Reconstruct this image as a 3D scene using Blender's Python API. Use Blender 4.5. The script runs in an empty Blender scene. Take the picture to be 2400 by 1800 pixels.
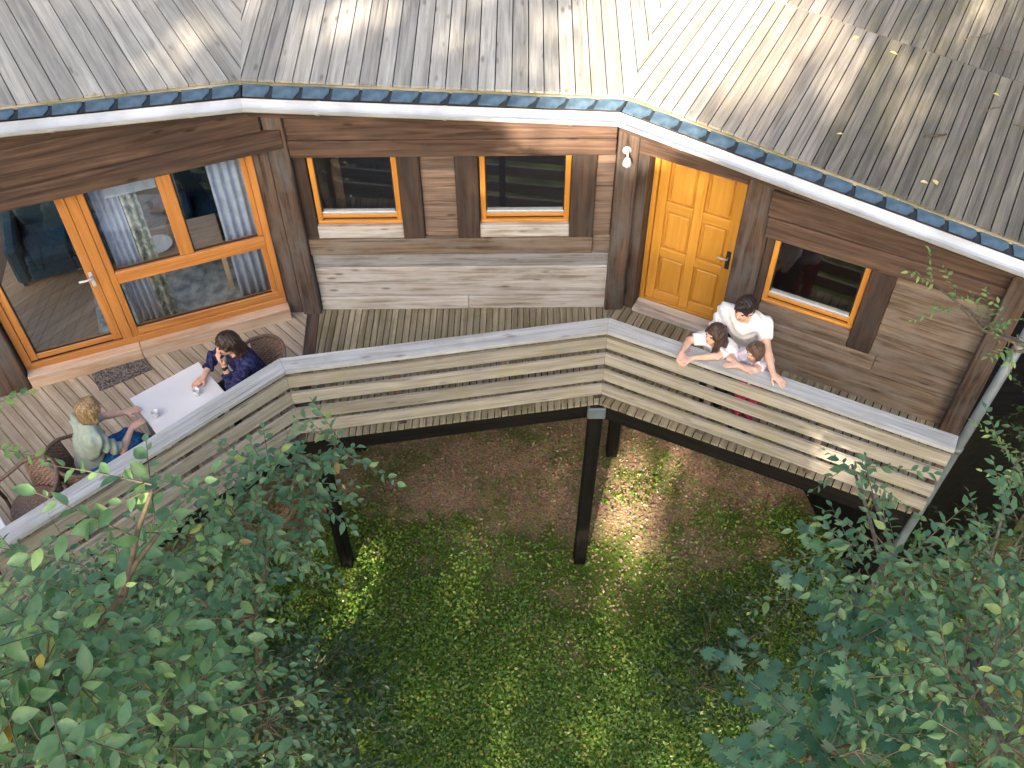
import bpy, bmesh, math, random
import numpy as np
from mathutils import Vector, Matrix, noise as mnoise

random.seed(11)
RNG = np.random.default_rng(11)
scene = bpy.context.scene
COL = scene.collection
R_ = math.radians

# ------------------------------------------------------------------ camera, sky, sun, exposure
CAM = Vector((0.0, 0.0, 8.676))
PITCH, ROLL = R_(49.0), R_(-0.5)
_f = Vector((0, math.cos(PITCH), -math.sin(PITCH)))
_u0 = Vector((0, math.sin(PITCH), math.cos(PITCH)))
_r0 = Vector((1, 0, 0))
_r = _r0 * math.cos(ROLL) + _u0 * math.sin(ROLL)
_u = -_r0 * math.sin(ROLL) + _u0 * math.cos(ROLL)
camd = bpy.data.cameras.new('camera')
camd.sensor_width = 36.0
camd.lens = 36.0
camd.clip_start = 0.05
camd.clip_end = 600
cam = bpy.data.objects.new('camera', camd)
M = Matrix.Identity(4)
for i, v in enumerate((_r, _u, -_f)):
    for j in range(3):
        M[j][i] = v[j]
M.translation = CAM
cam.matrix_world = M
COL.objects.link(cam)
scene.camera = cam

SUN_ELEV, SUN_AZ = R_(26), R_(195)          # azimuth measured from +Y clockwise
SUN = Vector((math.sin(SUN_AZ) * math.cos(SUN_ELEV), math.cos(SUN_AZ) * math.cos(SUN_ELEV), math.sin(SUN_ELEV)))
world = bpy.data.worlds.new('World')
scene.world = world
world.use_nodes = True
wn = world.node_tree
bg = wn.nodes['Background']
sky = wn.nodes.new('ShaderNodeTexSky')
sky.sky_type = 'NISHITA'
sky.sun_disc = False
sky.sun_elevation = SUN_ELEV
sky.sun_rotation = SUN_AZ
sky.air_density = 0.9
sky.dust_density = 6.0
sky.ozone_density = 0.4
wn.links.new(sky.outputs[0], bg.inputs[0])
bg.inputs[1].default_value = 0.09
sl = bpy.data.lights.new('sun', 'SUN')
sl.energy = 5.0
sl.angle = R_(0.53)
sl.color = (1.0, 0.83, 0.63)
so = bpy.data.objects.new('sun', sl)
so.rotation_euler = SUN.to_track_quat('Z', 'Y').to_euler()
so.location = (-6, -12, 20)
COL.objects.link(so)
scene.view_settings.view_transform = 'Standard'
scene.view_settings.look = 'None'
scene.view_settings.gamma = 1.0
scene.view_settings.use_curve_mapping = False
scene.view_settings.exposure = 2.36
cy = scene.cycles
cy.max_bounces = 6
cy.diffuse_bounces = 3
cy.glossy_bounces = 2
cy.transmission_bounces = 4
cy.transparent_max_bounces = 8
cy.caustics_reflective = False
cy.caustics_refractive = False

# ------------------------------------------------------------------ helpers
WM = {}
Z = Vector((0, 0, 1))


def V(*a):
    return Vector(a if len(a) > 1 else a[0])


def put(o, parent=None, mw=None, label=None, cat=None, group=None, kind=None):
    COL.objects.link(o)
    mw = mw or Matrix.Identity(4)
    WM[o.name] = mw
    if parent is not None:
        o.parent = parent
        o.matrix_basis = WM[parent.name].inverted() @ mw
    else:
        o.matrix_basis = mw
    if label: o['label'] = label
    if cat: o['category'] = cat
    if group: o['group'] = group
    if kind: o['kind'] = kind
    return o


def obj(name, me, parent=None, mw=None, **k):
    return put(bpy.data.objects.new(name, me), parent, mw, **k)


def thing(name, loc, label, cat, group=None, rz=0.0):
    o = bpy.data.objects.new(name, None)
    o.empty_display_size = 0.2
    return put(o, None, Matrix.Translation(V(loc)) @ Matrix.Rotation(rz, 4, 'Z'), label, cat, group)


def mk(name, verts, faces, mat, smooth=False):
    me = bpy.data.meshes.new(name)
    me.from_pydata([tuple(v) for v in verts], [], [tuple(f) for f in faces])
    for m in (mat if isinstance(mat, (list, tuple)) else [mat]):
        me.materials.append(m)
    if smooth:
        me.polygons.foreach_set('use_smooth', [True] * len(me.polygons))
    me.update()
    return me


def axes(o, x, y, z):
    m = Matrix.Identity(4)
    for i, v in enumerate((x, y, z)):
        for j in range(3):
            m[j][i] = v[j]
    m.translation = o
    return m


BOXC = {}


def boxme(dx, dy, dz, mat, bev=0.0):
    key = (round(dx, 4), round(dy, 4), round(dz, 4), mat.name, bev)
    if key in BOXC: return BOXC[key]
    bm = bmesh.new()
    bmesh.ops.create_cube(bm, size=1.0)
    for v in bm.verts:
        v.co = Vector((v.co.x * dx, v.co.y * dy, v.co.z * dz))
    if bev:
        bmesh.ops.bevel(bm, geom=list(bm.edges), offset=bev, segments=1, affect='EDGES')
    me = bpy.data.meshes.new('box')
    bm.to_mesh(me); bm.free()
    me.materials.append(mat)
    BOXC[key] = me
    return me


class Wall:
    """vertical wall frame: s along, z up, out towards the viewer"""
    def __init__(s, o, deg):
        a = R_(deg)
        s.o = V(*o); s.e = V(math.cos(a), math.sin(a), 0); s.out = V(math.sin(a), -math.cos(a), 0)

    def p(s, a, z, o=0.0):
        return s.o + s.e * a + s.out * o + Z * z


def wbox(name, w, s0, s1, z0, z1, o0, o1, mat, parent, grain='h', bev=0.004, **k):
    c = w.p((s0 + s1) / 2, (z0 + z1) / 2, (o0 + o1) / 2)
    if grain == 'h':
        return obj(name, boxme(s1 - s0, z1 - z0, o1 - o0, mat, bev), parent, axes(c, w.e, Z, w.out), **k)
    return obj(name, boxme(z1 - z0, o1 - o0, s1 - s0, mat, bev), parent, axes(c, Z, w.out, w.e), **k)


def beam(name, a, b, wd, th, mat, parent=None, up=Z, bev=0.004, **k):
    a, b = V(a), V(b)
    x = (b - a).normalized()
    y = up.cross(x).normalized()
    z = x.cross(y)
    return obj(name, boxme((b - a).length, wd, th, mat, bev), parent, axes((a + b) / 2, x, y, z), **k)


def clip(poly, p, n):
    out = []
    for i in range(len(poly)):
        a, b = poly[i], poly[(i + 1) % len(poly)]
        da, db = (a - p).dot(n), (b - p).dot(n)
        if da <= 0: out.append(a)
        if (da < 0) != (db < 0) and abs(da - db) > 1e-9:
            out.append(a + (b - a) * (da / (da - db)))
    return out


def prism(name, poly, n, th, mat, parent, xdir, **k):
    """extrude planar polygon (3D pts) downwards along -n; local x = xdir"""
    c = sum(poly, Vector()) / len(poly)
    x = (xdir - n * xdir.dot(n)).normalized()
    y = n.cross(x)
    m = axes(c, x, y, n)
    mi = m.inverted()
    top = [mi @ p for p in poly]
    area = sum(top[i].x * top[(i + 1) % len(top)].y - top[(i + 1) % len(top)].x * top[i].y for i in range(len(top)))
    if area < 0: top.reverse()
    bot = [p - Vector((0, 0, th)) for p in top]
    q = len(top)
    faces = [list(range(q)), list(range(2 * q - 1, q - 1, -1))]
    faces += [[i, q + i, q + (i + 1) % q, (i + 1) % q] for i in range(q)]
    me = mk(name, top + bot, faces, mat)
    return obj(name, me, parent, m, **k)


def strips(name, poly, n, d, width, gap, th, mats, parent, jit=0.002, phase=0.0, limit=400, tilt=0.0):
    """cut a convex planar polygon into boards running along d"""
    d = (d - n * d.dot(n)).normalized()
    y = n.cross(d)
    o = poly[0]
    ts = [(p - o).dot(y) for p in poly]
    t = min(ts) + phase
    k = 0
    res = []
    while t < max(ts) and k < limit:
        w = width * random.uniform(0.93, 1.07)
        pl = list(poly)
        pl = clip(pl, o + y * (t + gap / 2), -y)
        if len(pl) > 2: pl = clip(pl, o + y * (t + w - gap / 2), y)
        t += w
        k += 1
        if len(pl) < 3: continue
        a = 0
        q = [p for i, p in enumerate(pl) if (p - pl[i - 1]).length > 1e-4]
        if len(q) < 3: continue
        dz = random.uniform(-jit, jit)
        tl = random.uniform(-tilt, tilt)
        cm = sum(q, Vector()) / len(q)
        q = [p + n * (dz + tl * (p - cm).dot(y)) for p in q]
        res.append(prism(name, q, n, th, mats(cm) if callable(mats) else random.choice(mats), parent, d))
    return res


def tube_mesh(name, pts, rad, mat, sides=8, close=False, smooth=True):
    pts = [V(p) for p in pts]
    rads = rad if isinstance(rad, (list, tuple)) else [rad] * len(pts)
    verts, faces = [], []
    tube_into(verts, faces, pts, rads, sides)
    return mk(name, verts, faces, mat, smooth)


def tube_into(verts, faces, pts, rads, sides=6):
    base = len(verts)
    n = len(pts)
    prev = None
    for i, p in enumerate(pts):
        t = (pts[min(i + 1, n - 1)] - pts[max(i - 1, 0)])
        t = t.normalized() if t.length > 1e-9 else Z
        a = prev if prev is not None else (Z if abs(t.z) < .9 else Vector((1, 0, 0)))
        a = (a - t * a.dot(t))
        a = a.normalized() if a.length > 1e-6 else t.orthogonal().normalized()
        prev = a
        b = t.cross(a)
        for j in range(sides):
            an = 2 * math.pi * j / sides
            verts.append(p + (a * math.cos(an) + b * math.sin(an)) * rads[i])
    for i in range(n - 1):
        for j in range(sides):
            k = (j + 1) % sides
            faces.append((base + i * sides + j, base + i * sides + k, base + (i + 1) * sides + k, base + (i + 1) * sides + j))
    faces.append(tuple(base + j for j in reversed(range(sides))))
    faces.append(tuple(base + (n - 1) * sides + j for j in range(sides)))


def lathe(name, prof, mat, sides=20):
    verts, faces = [], []
    for r, z in prof:
        for j in range(sides):
            a = 2 * math.pi * j / sides
            verts.append((r * math.cos(a), r * math.sin(a), z))
    for i in range(len(prof) - 1):
        for j in range(sides):
            k = (j + 1) % sides
            faces.append((i * sides + j, i * sides + k, (i + 1) * sides + k, (i + 1) * sides + j))
    return mk(name, verts, faces, mat, True)


# ------------------------------------------------------------------ materials
def newmat(name):
    m = bpy.data.materials.new(name)
    m.use_nodes = True
    nt = m.node_tree
    nt.nodes.clear()
    out = nt.nodes.new('ShaderNodeOutputMaterial')
    return m, nt, out


def nd(nt, t, ins=None, **at):
    n = nt.nodes.new(t)
    for k, v in at.items(): setattr(n, k, v)
    for k, v in (ins or {}).items():
        s = n.inputs[k]
        if hasattr(v, 'is_output') or isinstance(v, bpy.types.NodeSocket): nt.links.new(v, s)
        else: s.default_value = v
    return n


def c4(c): return (c[0], c[1], c[2], 1.0)


def ramp(nt, fac, stops):
    r = nd(nt, 'ShaderNodeValToRGB', {0: fac})
    el = r.color_ramp.elements
    while len(el) < len(stops): el.new(0.5)
    for e, (p, c) in zip(el, stops):
        e.position = p; e.color = c4(c)
    return r.outputs[0]


def mixc(nt, fac, a, b, mode='MIX'):
    n = nd(nt, 'ShaderNodeMix', data_type='RGBA', blend_type=mode)
    for i, v in ((0, fac), (6, a), (7, b)):
        if isinstance(v, bpy.types.NodeSocket): nt.links.new(v, n.inputs[i])
        else: n.inputs[i].default_value = c4(v) if i else v
    return n.outputs[2]


def mth(nt, op, a, b=0.0, c=0.0):
    return nd(nt, 'ShaderNodeMath', {0: a, 1: b, 2: c}, operation=op).outputs[0]


def wood(name, a, b, blot, rough=0.72, fib=(0.9, 17, 17), bsc=2.2, blotamt=0.6, rnd=0.25, bump=0.35, moss=None, mossamt=0.5, knots=0.0, crack=0.0, spec=0.3, coat=0.0):
    m, nt, out = newmat(name)
    tc = nd(nt, 'ShaderNodeTexCoord')
    oi = nd(nt, 'ShaderNodeObjectInfo')
    off = nd(nt, 'ShaderNodeVectorMath', {0: tc.outputs['Object']}, operation='ADD')
    cx = nd(nt, 'ShaderNodeCombineXYZ', {0: mth(nt, 'MULTIPLY', oi.outputs['Random'], 37.0), 1: mth(nt, 'MULTIPLY', oi.outputs['Random'], 91.0), 2: mth(nt, 'MULTIPLY', oi.outputs['Random'], 13.0)})
    nt.links.new(cx.outputs[0], off.inputs[1])
    mp = nd(nt, 'ShaderNodeMapping', {0: off.outputs[0], 3: fib})
    n1 = nd(nt, 'ShaderNodeTexNoise', {'Vector': mp.outputs[0], 'Scale': 1.0, 'Detail': 5.0, 'Roughness': 0.65, 'Distortion': 0.6})
    mp2 = nd(nt, 'ShaderNodeMapping', {0: off.outputs[0], 3: (1.0, 2.6, 2.6)})
    n2 = nd(nt, 'ShaderNodeTexNoise', {'Vector': mp2.outputs[0], 'Scale': bsc, 'Detail': 4.0, 'Roughness': 0.6})
    col = ramp(nt, n1.outputs[0], [(0.36, a), (0.64, b)])
    bf = nd(nt, 'ShaderNodeMapRange', {0: n2.outputs[0], 1: 0.42, 2: 0.68, 3: 0.0, 4: blotamt})
    col = mixc(nt, bf.outputs[0], col, blot)
    if crack:
        mp3 = nd(nt, 'ShaderNodeMapping', {0: off.outputs[0], 3: (0.9, 60, 60)})
        n3 = nd(nt, 'ShaderNodeTexNoise', {'Vector': mp3.outputs[0], 'Scale': 1.0, 'Detail': 2.0})
        cf = nd(nt, 'ShaderNodeMapRange', {0: n3.outputs[0], 1: 0.66, 2: 0.72, 3: 0.0, 4: crack})
        col = mixc(nt, cf.outputs[0], col, (a[0] * .3, a[1] * .3, a[2] * .3))
    if knots:
        mp4 = nd(nt, 'ShaderNodeMapping', {0: off.outputs[0], 3: (2.2, 7, 7)})
        vo = nd(nt, 'ShaderNodeTexVoronoi', {'Vector': mp4.outputs[0], 'Scale': 1.0})
        kf = nd(nt, 'ShaderNodeMapRange', {0: vo.outputs[0], 1: 0.17, 2: 0.06, 3: 0.0, 4: knots})
        col = mixc(nt, kf.outputs[0], col, (a[0] * .35, a[1] * .28, a[2] * .25))
    if moss:
        geo = nd(nt, 'ShaderNodeNewGeometry')
        n5 = nd(nt, 'ShaderNodeTexNoise', {'Vector': geo.outputs['Position'], 'Scale': 3.0, 'Detail': 6.0, 'Roughness': 0.7})
        mf = nd(nt, 'ShaderNodeMapRange', {0: n5.outputs[0], 1: 0.48, 2: 0.66, 3: 0.0, 4: mossamt})
        col = mixc(nt, mf.outputs[0], col, moss)
    val = nd(nt, 'ShaderNodeMapRange', {0: oi.outputs['Random'], 1: 0.0, 2: 1.0, 3: 1.0 - rnd, 4: 1.0 + rnd})
    hs = nd(nt, 'ShaderNodeHueSaturation', {'Color': col, 'Value': val.outputs[0], 'Saturation': 1.0})
    bs = nd(nt, 'ShaderNodeBump', {'Height': n1.outputs[0], 'Strength': bump, 'Distance': 0.015})
    p = nd(nt, 'ShaderNodeBsdfPrincipled', {'Base Color': hs.outputs[0], 'Roughness': rough, 'Normal': bs.outputs[0], 'Specular IOR Level': spec, 'Coat Weight': coat})
    nt.links.new(p.outputs[0], out.inputs[0])
    return m


def plain(name, col, rough=0.6, var=0.12, sc=20.0, metal=0.0, spec=0.4, bump=0.0, col2=None, coord='Object'):
    m, nt, out = newmat(name)
    tc = nd(nt, 'ShaderNodeTexCoord')
    n1 = nd(nt, 'ShaderNodeTexNoise', {'Vector': tc.outputs[coord], 'Scale': sc, 'Detail': 4.0})
    lo = tuple(v * (1 - var) for v in col)
    hi = col2 or tuple(min(1, v * (1 + var)) for v in col)
    c = ramp(nt, n1.outputs[0], [(0.35, lo), (0.65, hi)])
    p = nd(nt, 'ShaderNodeBsdfPrincipled', {'Base Color': c, 'Roughness': rough, 'Metallic': metal, 'Specular IOR Level': spec})
    if bump:
        b = nd(nt, 'ShaderNodeBump', {'Height': n1.outputs[0], 'Strength': bump, 'Distance': 0.004})
        nt.links.new(b.outputs[0], p.inputs['Normal'])
    nt.links.new(p.outputs[0], out.inputs[0])
    return m


def leafmat(name, cols, rough=0.38, transl=0.38, tint=(0.25, 0.5, 0.05)):
    m, nt, out = newmat(name)
    oi = nd(nt, 'ShaderNodeObjectInfo')
    ge = nd(nt, 'ShaderNodeNewGeometry')
    rnd = mth(nt, 'FRACT', mth(nt, 'ADD', oi.outputs['Random'], ge.outputs['Random Per Island']))
    n = len(cols)
    col = ramp(nt, rnd, [(p, c) for p, c in cols])
    tc = nd(nt, 'ShaderNodeTexCoord')
    n1 = nd(nt, 'ShaderNodeTexNoise', {'Vector': ge.outputs['Position'], 'Scale': 25.0, 'Detail': 2.0})
    vv = nd(nt, 'ShaderNodeMapRange', {0: n1.outputs[0], 1: 0.3, 2: 0.7, 3: 0.8, 4: 1.2})
    hs = nd(nt, 'ShaderNodeHueSaturation', {'Color': col, 'Value': vv.outputs[0]})
    p = nd(nt, 'ShaderNodeBsdfPrincipled', {'Base Color': hs.outputs[0], 'Roughness': rough, 'Specular IOR Level': 0.6})
    tcol = mixc(nt, 0.5, hs.outputs[0], tint)
    t = nd(nt, 'ShaderNodeBsdfTranslucent', {'Color': tcol})
    mx = nd(nt, 'ShaderNodeMixShader', {0: transl, 1: p.outputs[0], 2: t.outputs[0]})
    nt.links.new(mx.outputs[0], out.inputs[0])
    return m


def glassmat(name, tint=(0.93, 0.96, 0.97), boost=1.3):
    m, nt, out = newmat(name)
    ge = nd(nt, 'ShaderNodeNewGeometry')
    ior = nd(nt, 'ShaderNodeMapRange', {0: ge.outputs['Backfacing'], 1: 0.0, 2: 1.0, 3: 1.5, 4: 1 / 1.5})
    fr = nd(nt, 'ShaderNodeFresnel', {'IOR': ior.outputs[0]})
    f = nd(nt, 'ShaderNodeMath', {0: fr.outputs[0], 1: boost}, operation='MULTIPLY', use_clamp=True)
    t = nd(nt, 'ShaderNodeBsdfTransparent', {'Color': c4(tint)})
    g = nd(nt, 'ShaderNodeBsdfGlossy', {'Roughness': 0.01, 'Color': (1, 1, 1, 1)})
    mx = nd(nt, 'ShaderNodeMixShader', {0: f.outputs[0], 1: t.outputs[0], 2: g.outputs[0]})
    nt.links.new(mx.outputs[0], out.inputs[0])
    return m


MT = {}
MT['roof'] = wood('weathered_grey_roof_timber', (0.212, 0.206, 0.187), (0.386, 0.379, 0.351), (0.291, 0.283, 0.249), rnd=.2, bump=.5, knots=.6, crack=.5, blotamt=.5)
MT['roof_r'] = wood('weathered_shaded_roof_timber', (0.095, 0.086, 0.070), (0.194, 0.177, 0.144), (0.090, 0.093, 0.079), rnd=.25, bump=.5, crack=.6, moss=(.12, .115, .06), mossamt=.5)  # mossy wear and tree shade are both put into this board colour
MT['roof_m'] = wood('weathered_half_shaded_roof_timber', (0.162, 0.145, 0.123), (0.297, 0.272, 0.238), (0.187, 0.174, 0.153), rnd=.2, bump=.5, crack=.6, moss=(.18, .17, .10), mossamt=.3)  # in-between tone: part wear, part shade painted into the colour
MT['strip'] = wood('mossy_edge_strip', (.20, .17, .11), (.42, .38, .28), (.12, .12, .05), rnd=.3, moss=(.12, .13, .04), mossamt=.8)
MT['brown'] = wood('brown_stained_beam', (0.043, 0.024, 0.018), (0.127, 0.079, 0.056), (0.053, 0.040, 0.037), rnd=.14, knots=.8, bump=.4, blotamt=.5)
MT['dark'] = wood('dark_brown_board', (0.026, 0.017, 0.014), (0.074, 0.048, 0.037), (0.054, 0.048, 0.046), rnd=.15, bump=.4)
MT['post'] = wood('weathered_brown_post', (0.033, 0.022, 0.017), (0.135, 0.088, 0.066), (0.112, 0.109, 0.110), rnd=.12, bump=.6, crack=.7, blotamt=.8)
MT['grey'] = wood('silver_grey_plank', (0.261, 0.224, 0.192), (0.587, 0.560, 0.530), (0.598, 0.605, 0.618), rnd=.14, bump=.5, crack=.75, blotamt=.7, knots=.7)
MT['grey_d'] = wood('blue_grey_plank', (0.157, 0.143, 0.134), (0.352, 0.358, 0.371), (0.359, 0.387, 0.433), rnd=.14, bump=.5, crack=.75, blotamt=.7, knots=.7)
MT['mid'] = wood('grey_brown_plank', (0.076, 0.053, 0.037), (0.238, 0.180, 0.137), (0.243, 0.218, 0.198), rnd=.16, bump=.45, crack=.75, blotamt=.7, knots=.7)
MT['warm'] = wood('warm_brown_plank', (0.098, 0.063, 0.047), (0.269, 0.188, 0.147), (0.150, 0.122, 0.109), rnd=.16, bump=.45, crack=.75, blotamt=.7, knots=.7)
MT['honey'] = wood('honey_varnished_pine', (0.476, 0.200, 0.034), (0.642, 0.290, 0.054), (0.559, 0.235, 0.039), rough=.42, rnd=.05, bump=.08, blotamt=.4, spec=.45)
MT['orange'] = wood('orange_varnished_larch', (0.386, 0.152, 0.040), (0.585, 0.264, 0.073), (0.491, 0.199, 0.052), rough=.38, rnd=.06, bump=.08, blotamt=.5, spec=.5)
MT['yellow'] = wood('yellow_varnished_door', (0.506, 0.237, 0.035), (0.642, 0.321, 0.056), (0.584, 0.281, 0.041), rough=.42, rnd=.03, bump=.06, blotamt=.5, spec=.4)
MT['sill'] = wood('pinkish_bare_sill', (.45, .29, .19), (.66, .47, .34), (.60, .53, .47), rnd=.08, bump=.25, blotamt=.7)
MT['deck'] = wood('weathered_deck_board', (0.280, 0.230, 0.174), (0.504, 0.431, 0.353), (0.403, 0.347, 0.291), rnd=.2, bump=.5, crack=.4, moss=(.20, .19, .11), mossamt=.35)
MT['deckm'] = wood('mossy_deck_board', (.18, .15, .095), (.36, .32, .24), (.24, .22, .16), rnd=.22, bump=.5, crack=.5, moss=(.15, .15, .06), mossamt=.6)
MT['cap'] = wood('silver_grey_handrail', (0.313, 0.322, 0.325), (0.515, 0.533, 0.545), (0.423, 0.442, 0.450), rnd=.05, bump=.5, crack=.75, blotamt=.5, moss=(.3, .29, .24), mossamt=.4, knots=.7)
MT['slat'] = wood('grey_green_slat', (0.245, 0.223, 0.191), (0.447, 0.418, 0.370), (0.331, 0.320, 0.290), rnd=.14, bump=.5, crack=.75, knots=.4, moss=(0.315, 0.290, 0.163), mossamt=.5)
MT['tar'] = wood('tarred_black_timber', (.005, .0045, .004), (.014, .012, .011), (.010, .010, .010), rnd=.15, rough=.75, spec=.15)
MT['slate'] = plain('blue_grey_slate', (.062, .105, .150), rough=.32, var=.35, sc=9, spec=.6, bump=.2)
MT['slate_d'] = plain('dark_under_slate', (.018, .026, .034), rough=.5, var=.3, sc=9)
MT['gutter'] = plain('white_gutter_plastic', (.50, .535, .58), rough=.4, var=.14, sc=3, spec=.5)
MT['pipe'] = plain('grey_zinc_pipe', (.14, .17, .19), rough=.45, var=.12, sc=8, spec=.5)
MT['alu'] = plain('aluminium_bead', (.55, .57, .58), rough=.35, var=.05, metal=.4)
MT['rubber'] = plain('black_seal', (.02, .02, .02), rough=.6)
MT['glass'] = glassmat('window_glass', (.95, .97, .97), 1.7)
MT['inside'] = plain('interior_brown_wall', (.09, .06, .045), rough=.8)
MT['white'] = plain('white_laminate', (.76, .77, .80), rough=.4, var=.03, sc=3)
MT['membrane'] = plain('black_membrane', (.02, .02, .018), rough=.9)

# ------------------------------------------------------------------ ground
GZ = -3.2


def gz(x, y):
    return GZ + 0.05 * mnoise.noise(Vector((x * .6, y * .6, 0))) + 0.05 * mnoise.noise(Vector((x * 1.7, y * 1.7, 4)))


def ground_mat():
    m, nt, out = newmat('forest_floor')
    ge = nd(nt, 'ShaderNodeNewGeometry')
    n1 = nd(nt, 'ShaderNodeTexNoise', {'Vector': ge.outputs['Position'], 'Scale': 0.8, 'Detail': 5.0, 'Roughness': 0.65})
    n2 = nd(nt, 'ShaderNodeTexNoise', {'Vector': ge.outputs['Position'], 'Scale': 28.0, 'Detail': 5.0, 'Roughness': 0.7})
    vo = nd(nt, 'ShaderNodeTexVoronoi', {'Vector': ge.outputs['Position'], 'Scale': 34.0})
    lit = ramp(nt, n2.outputs[0], [(0.3, (.15, .095, .062)), (0.5, (.33, .22, .15)), (0.72, (.48, .35, .25))])
    lit = mixc(nt, 0.35, lit, vo.outputs[1], 'SOFT_LIGHT')
    gr = ramp(nt, n2.outputs[0], [(0.3, (.035, .06, .010)), (0.6, (.11, .17, .028)), (0.75, (.19, .22, .04))])
    f = nd(nt, 'ShaderNodeMapRange', {0: n1.outputs[0], 1: 0.44, 2: 0.56, 3: 0.0, 4: 0.8})
    sx = nd(nt, 'ShaderNodeSeparateXYZ', {0: ge.outputs['Position']})
    fy = nd(nt, 'ShaderNodeMapRange', {0: sx.outputs[1], 1: 8.2, 2: 6.6, 3: 0.0, 4: 0.75})
    ff = nd(nt, 'ShaderNodeMath', {0: f.outputs[0], 1: fy.outputs[0]}, operation='ADD', use_clamp=True)
    col = mixc(nt, ff.outputs[0], lit, gr)
    b = nd(nt, 'ShaderNodeBump', {'Height': n2.outputs[0], 'Strength': 0.8, 'Distance': 0.04})
    p = nd(nt, 'ShaderNodeBsdfPrincipled', {'Base Color': col, 'Roughness': 0.9, 'Normal': b.outputs[0], 'Specular IOR Level': 0.2})
    nt.links.new(p.outputs[0], out.inputs[0])
    return m


xs = [-300, -120, -60, -30] + [-16 + i * .4 for i in range(81)] + [30, 60, 120, 300]
ys = [-300, -120, -60, -30] + [-10 + i * .4 for i in range(81)] + [40, 80, 150, 300]
gv = [(x, y, gz(x, y) if abs(x) < 20 and abs(y) < 26 else GZ) for y in ys for x in xs]
nx = len(xs)
gf = [(j * nx + i, j * nx + i + 1, (j + 1) * nx + i + 1, (j + 1) * nx + i) for j in range(len(ys) - 1) for i in range(nx - 1)]
obj('ground', mk('ground', gv, gf, ground_mat(), True), kind='structure', label='leaf-strewn forest floor below the raised terrace')

# ------------------------------------------------------------------ chalet
WL = Wall((-2.37, 8.79, 0), 20.9)
WMd = Wall((-2.37, 8.79, 0), 0.0)
WR = Wall((3.84, 7.33, 0), -27.5)
chalet = thing('chalet', (-0.5, 9.2, 0), 'brown timber chalet with faceted front, grey board roof and white gutter', 'building')

# --- roof
B0, B1, B2, B3 = V(-4.547, 7.905, 3.44), V(-2.585, 8.70, 3.18), V(1.172, 8.70, 2.965), V(4.565, 6.896, 2.605)
V1d, V2d = V(-.195, 1.31, .10), V(.498, 1.65, .085)
nM = (B2 - B1).cross(V(0, 1, math.tan(R_(4)))).normalized()
nM = nM if nM.z > 0 else -nM
nL = (B1 - B0).cross(V1d).normalized(); nL = nL if nL.z > 0 else -nL
nR = (B3 - B2).cross(V2d).normalized(); nR = nR if nR.z > 0 else -nR


def inpl(p, n, dx, dy):
    return p + V(dx, dy, -(n.x * dx + n.y * dy) / n.z)


def az(n, deg):
    dx, dy = math.cos(R_(deg)), math.sin(R_(deg))
    return V(dx, dy, -(n.x * dx + n.y * dy) / n.z).normalized()


B0x = B0 - (B1 - B0) * .75
B3x = B3 + (B3 - B2) * .42
V1x, V2x = B1 + V1d * 2.3, B2 + V2d * 2.0
facetL = [B0x, B1, V1x, inpl(B0x, nL, -1.6, 3.2)]
facetM = [B1, B2, V2x, V1x]
eR = (B3x - B2).normalized()
pR = az(nR, 62)
B2l = B2 - eR * 2.0
facetR1 = [B2l, B3x, B3x + pR * 2.39, B2l + pR * 2.39]
vp = B2 + V2d * 1.0
facetR2 = [B2l + pR * 2.40, B3x + pR * 2.40, B3x + pR * 5.2, B2l + pR * 5.2]
# keep the right facet on its own side of the valley
vn = nR.cross(V2d).normalized()
if (B3 - B2).dot(vn) > 0: vn = -vn
facetR1 = clip(facetR1, B2, vn)
facetR2 = clip(facetR2, B2, vn)
under = [[p - nM * .032 for p in facetM], [p - nL * .032 for p in facetL], [p - nR * .032 for p in facetR1], [p - nR * .033 for p in facetR2]]
roof = prism('roof', under[0], nM, .09, MT['membrane'], chalet, V(0, 1, 0))
prism('roof_membrane', under[1], nL, .09, MT['membrane'], roof, V(0, 1, 0))
prism('roof_membrane', under[2], nR, .09, MT['membrane'], roof, V(0, 1, 0))
prism('roof_membrane', under[3], nR, .09, MT['membrane'], roof, V(0, 1, 0))
strips('roof_board', facetL, nL, az(nL, 122), .185, .011, .03, [MT['roof']], roof, .003, .05, tilt=.012)
strips('roof_board', facetM, nM, az(nM, 89), .162, .011, .03, [MT['roof']], roof, .003, .03, tilt=.012)
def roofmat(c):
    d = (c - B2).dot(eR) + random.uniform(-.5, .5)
    return MT['roof'] if d < .75 else (MT['roof_m'] if d < 1.9 else MT['roof_r'])  # boards step darker away from the valley: wear plus painted tree shade


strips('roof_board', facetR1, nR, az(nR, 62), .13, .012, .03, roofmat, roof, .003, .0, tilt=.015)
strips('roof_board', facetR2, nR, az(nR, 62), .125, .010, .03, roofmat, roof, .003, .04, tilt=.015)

# mossy edge strip, slates, gutter
EDG = [(B0x, B1, nL), (B1, B2, nM), (B2, B3x, nR)]
for a, b, n in EDG:
    x = (b - a).normalized()
    o = n.cross(x); o = o if o.y < 0 else -o
    L = (b - a).length
    k = max(2, int(L / 1.1))
    for i in range(k):
        p, q = a + x * (L * i / k + .002), a + x * (L * (i + 1) / k - .002)
        sh = o * .014 - n * (.035 + random.uniform(0, .004))
        beam('edge_strip', p + sh, q + sh, .028, .03, MT['strip'], roof, n, .003)

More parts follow.
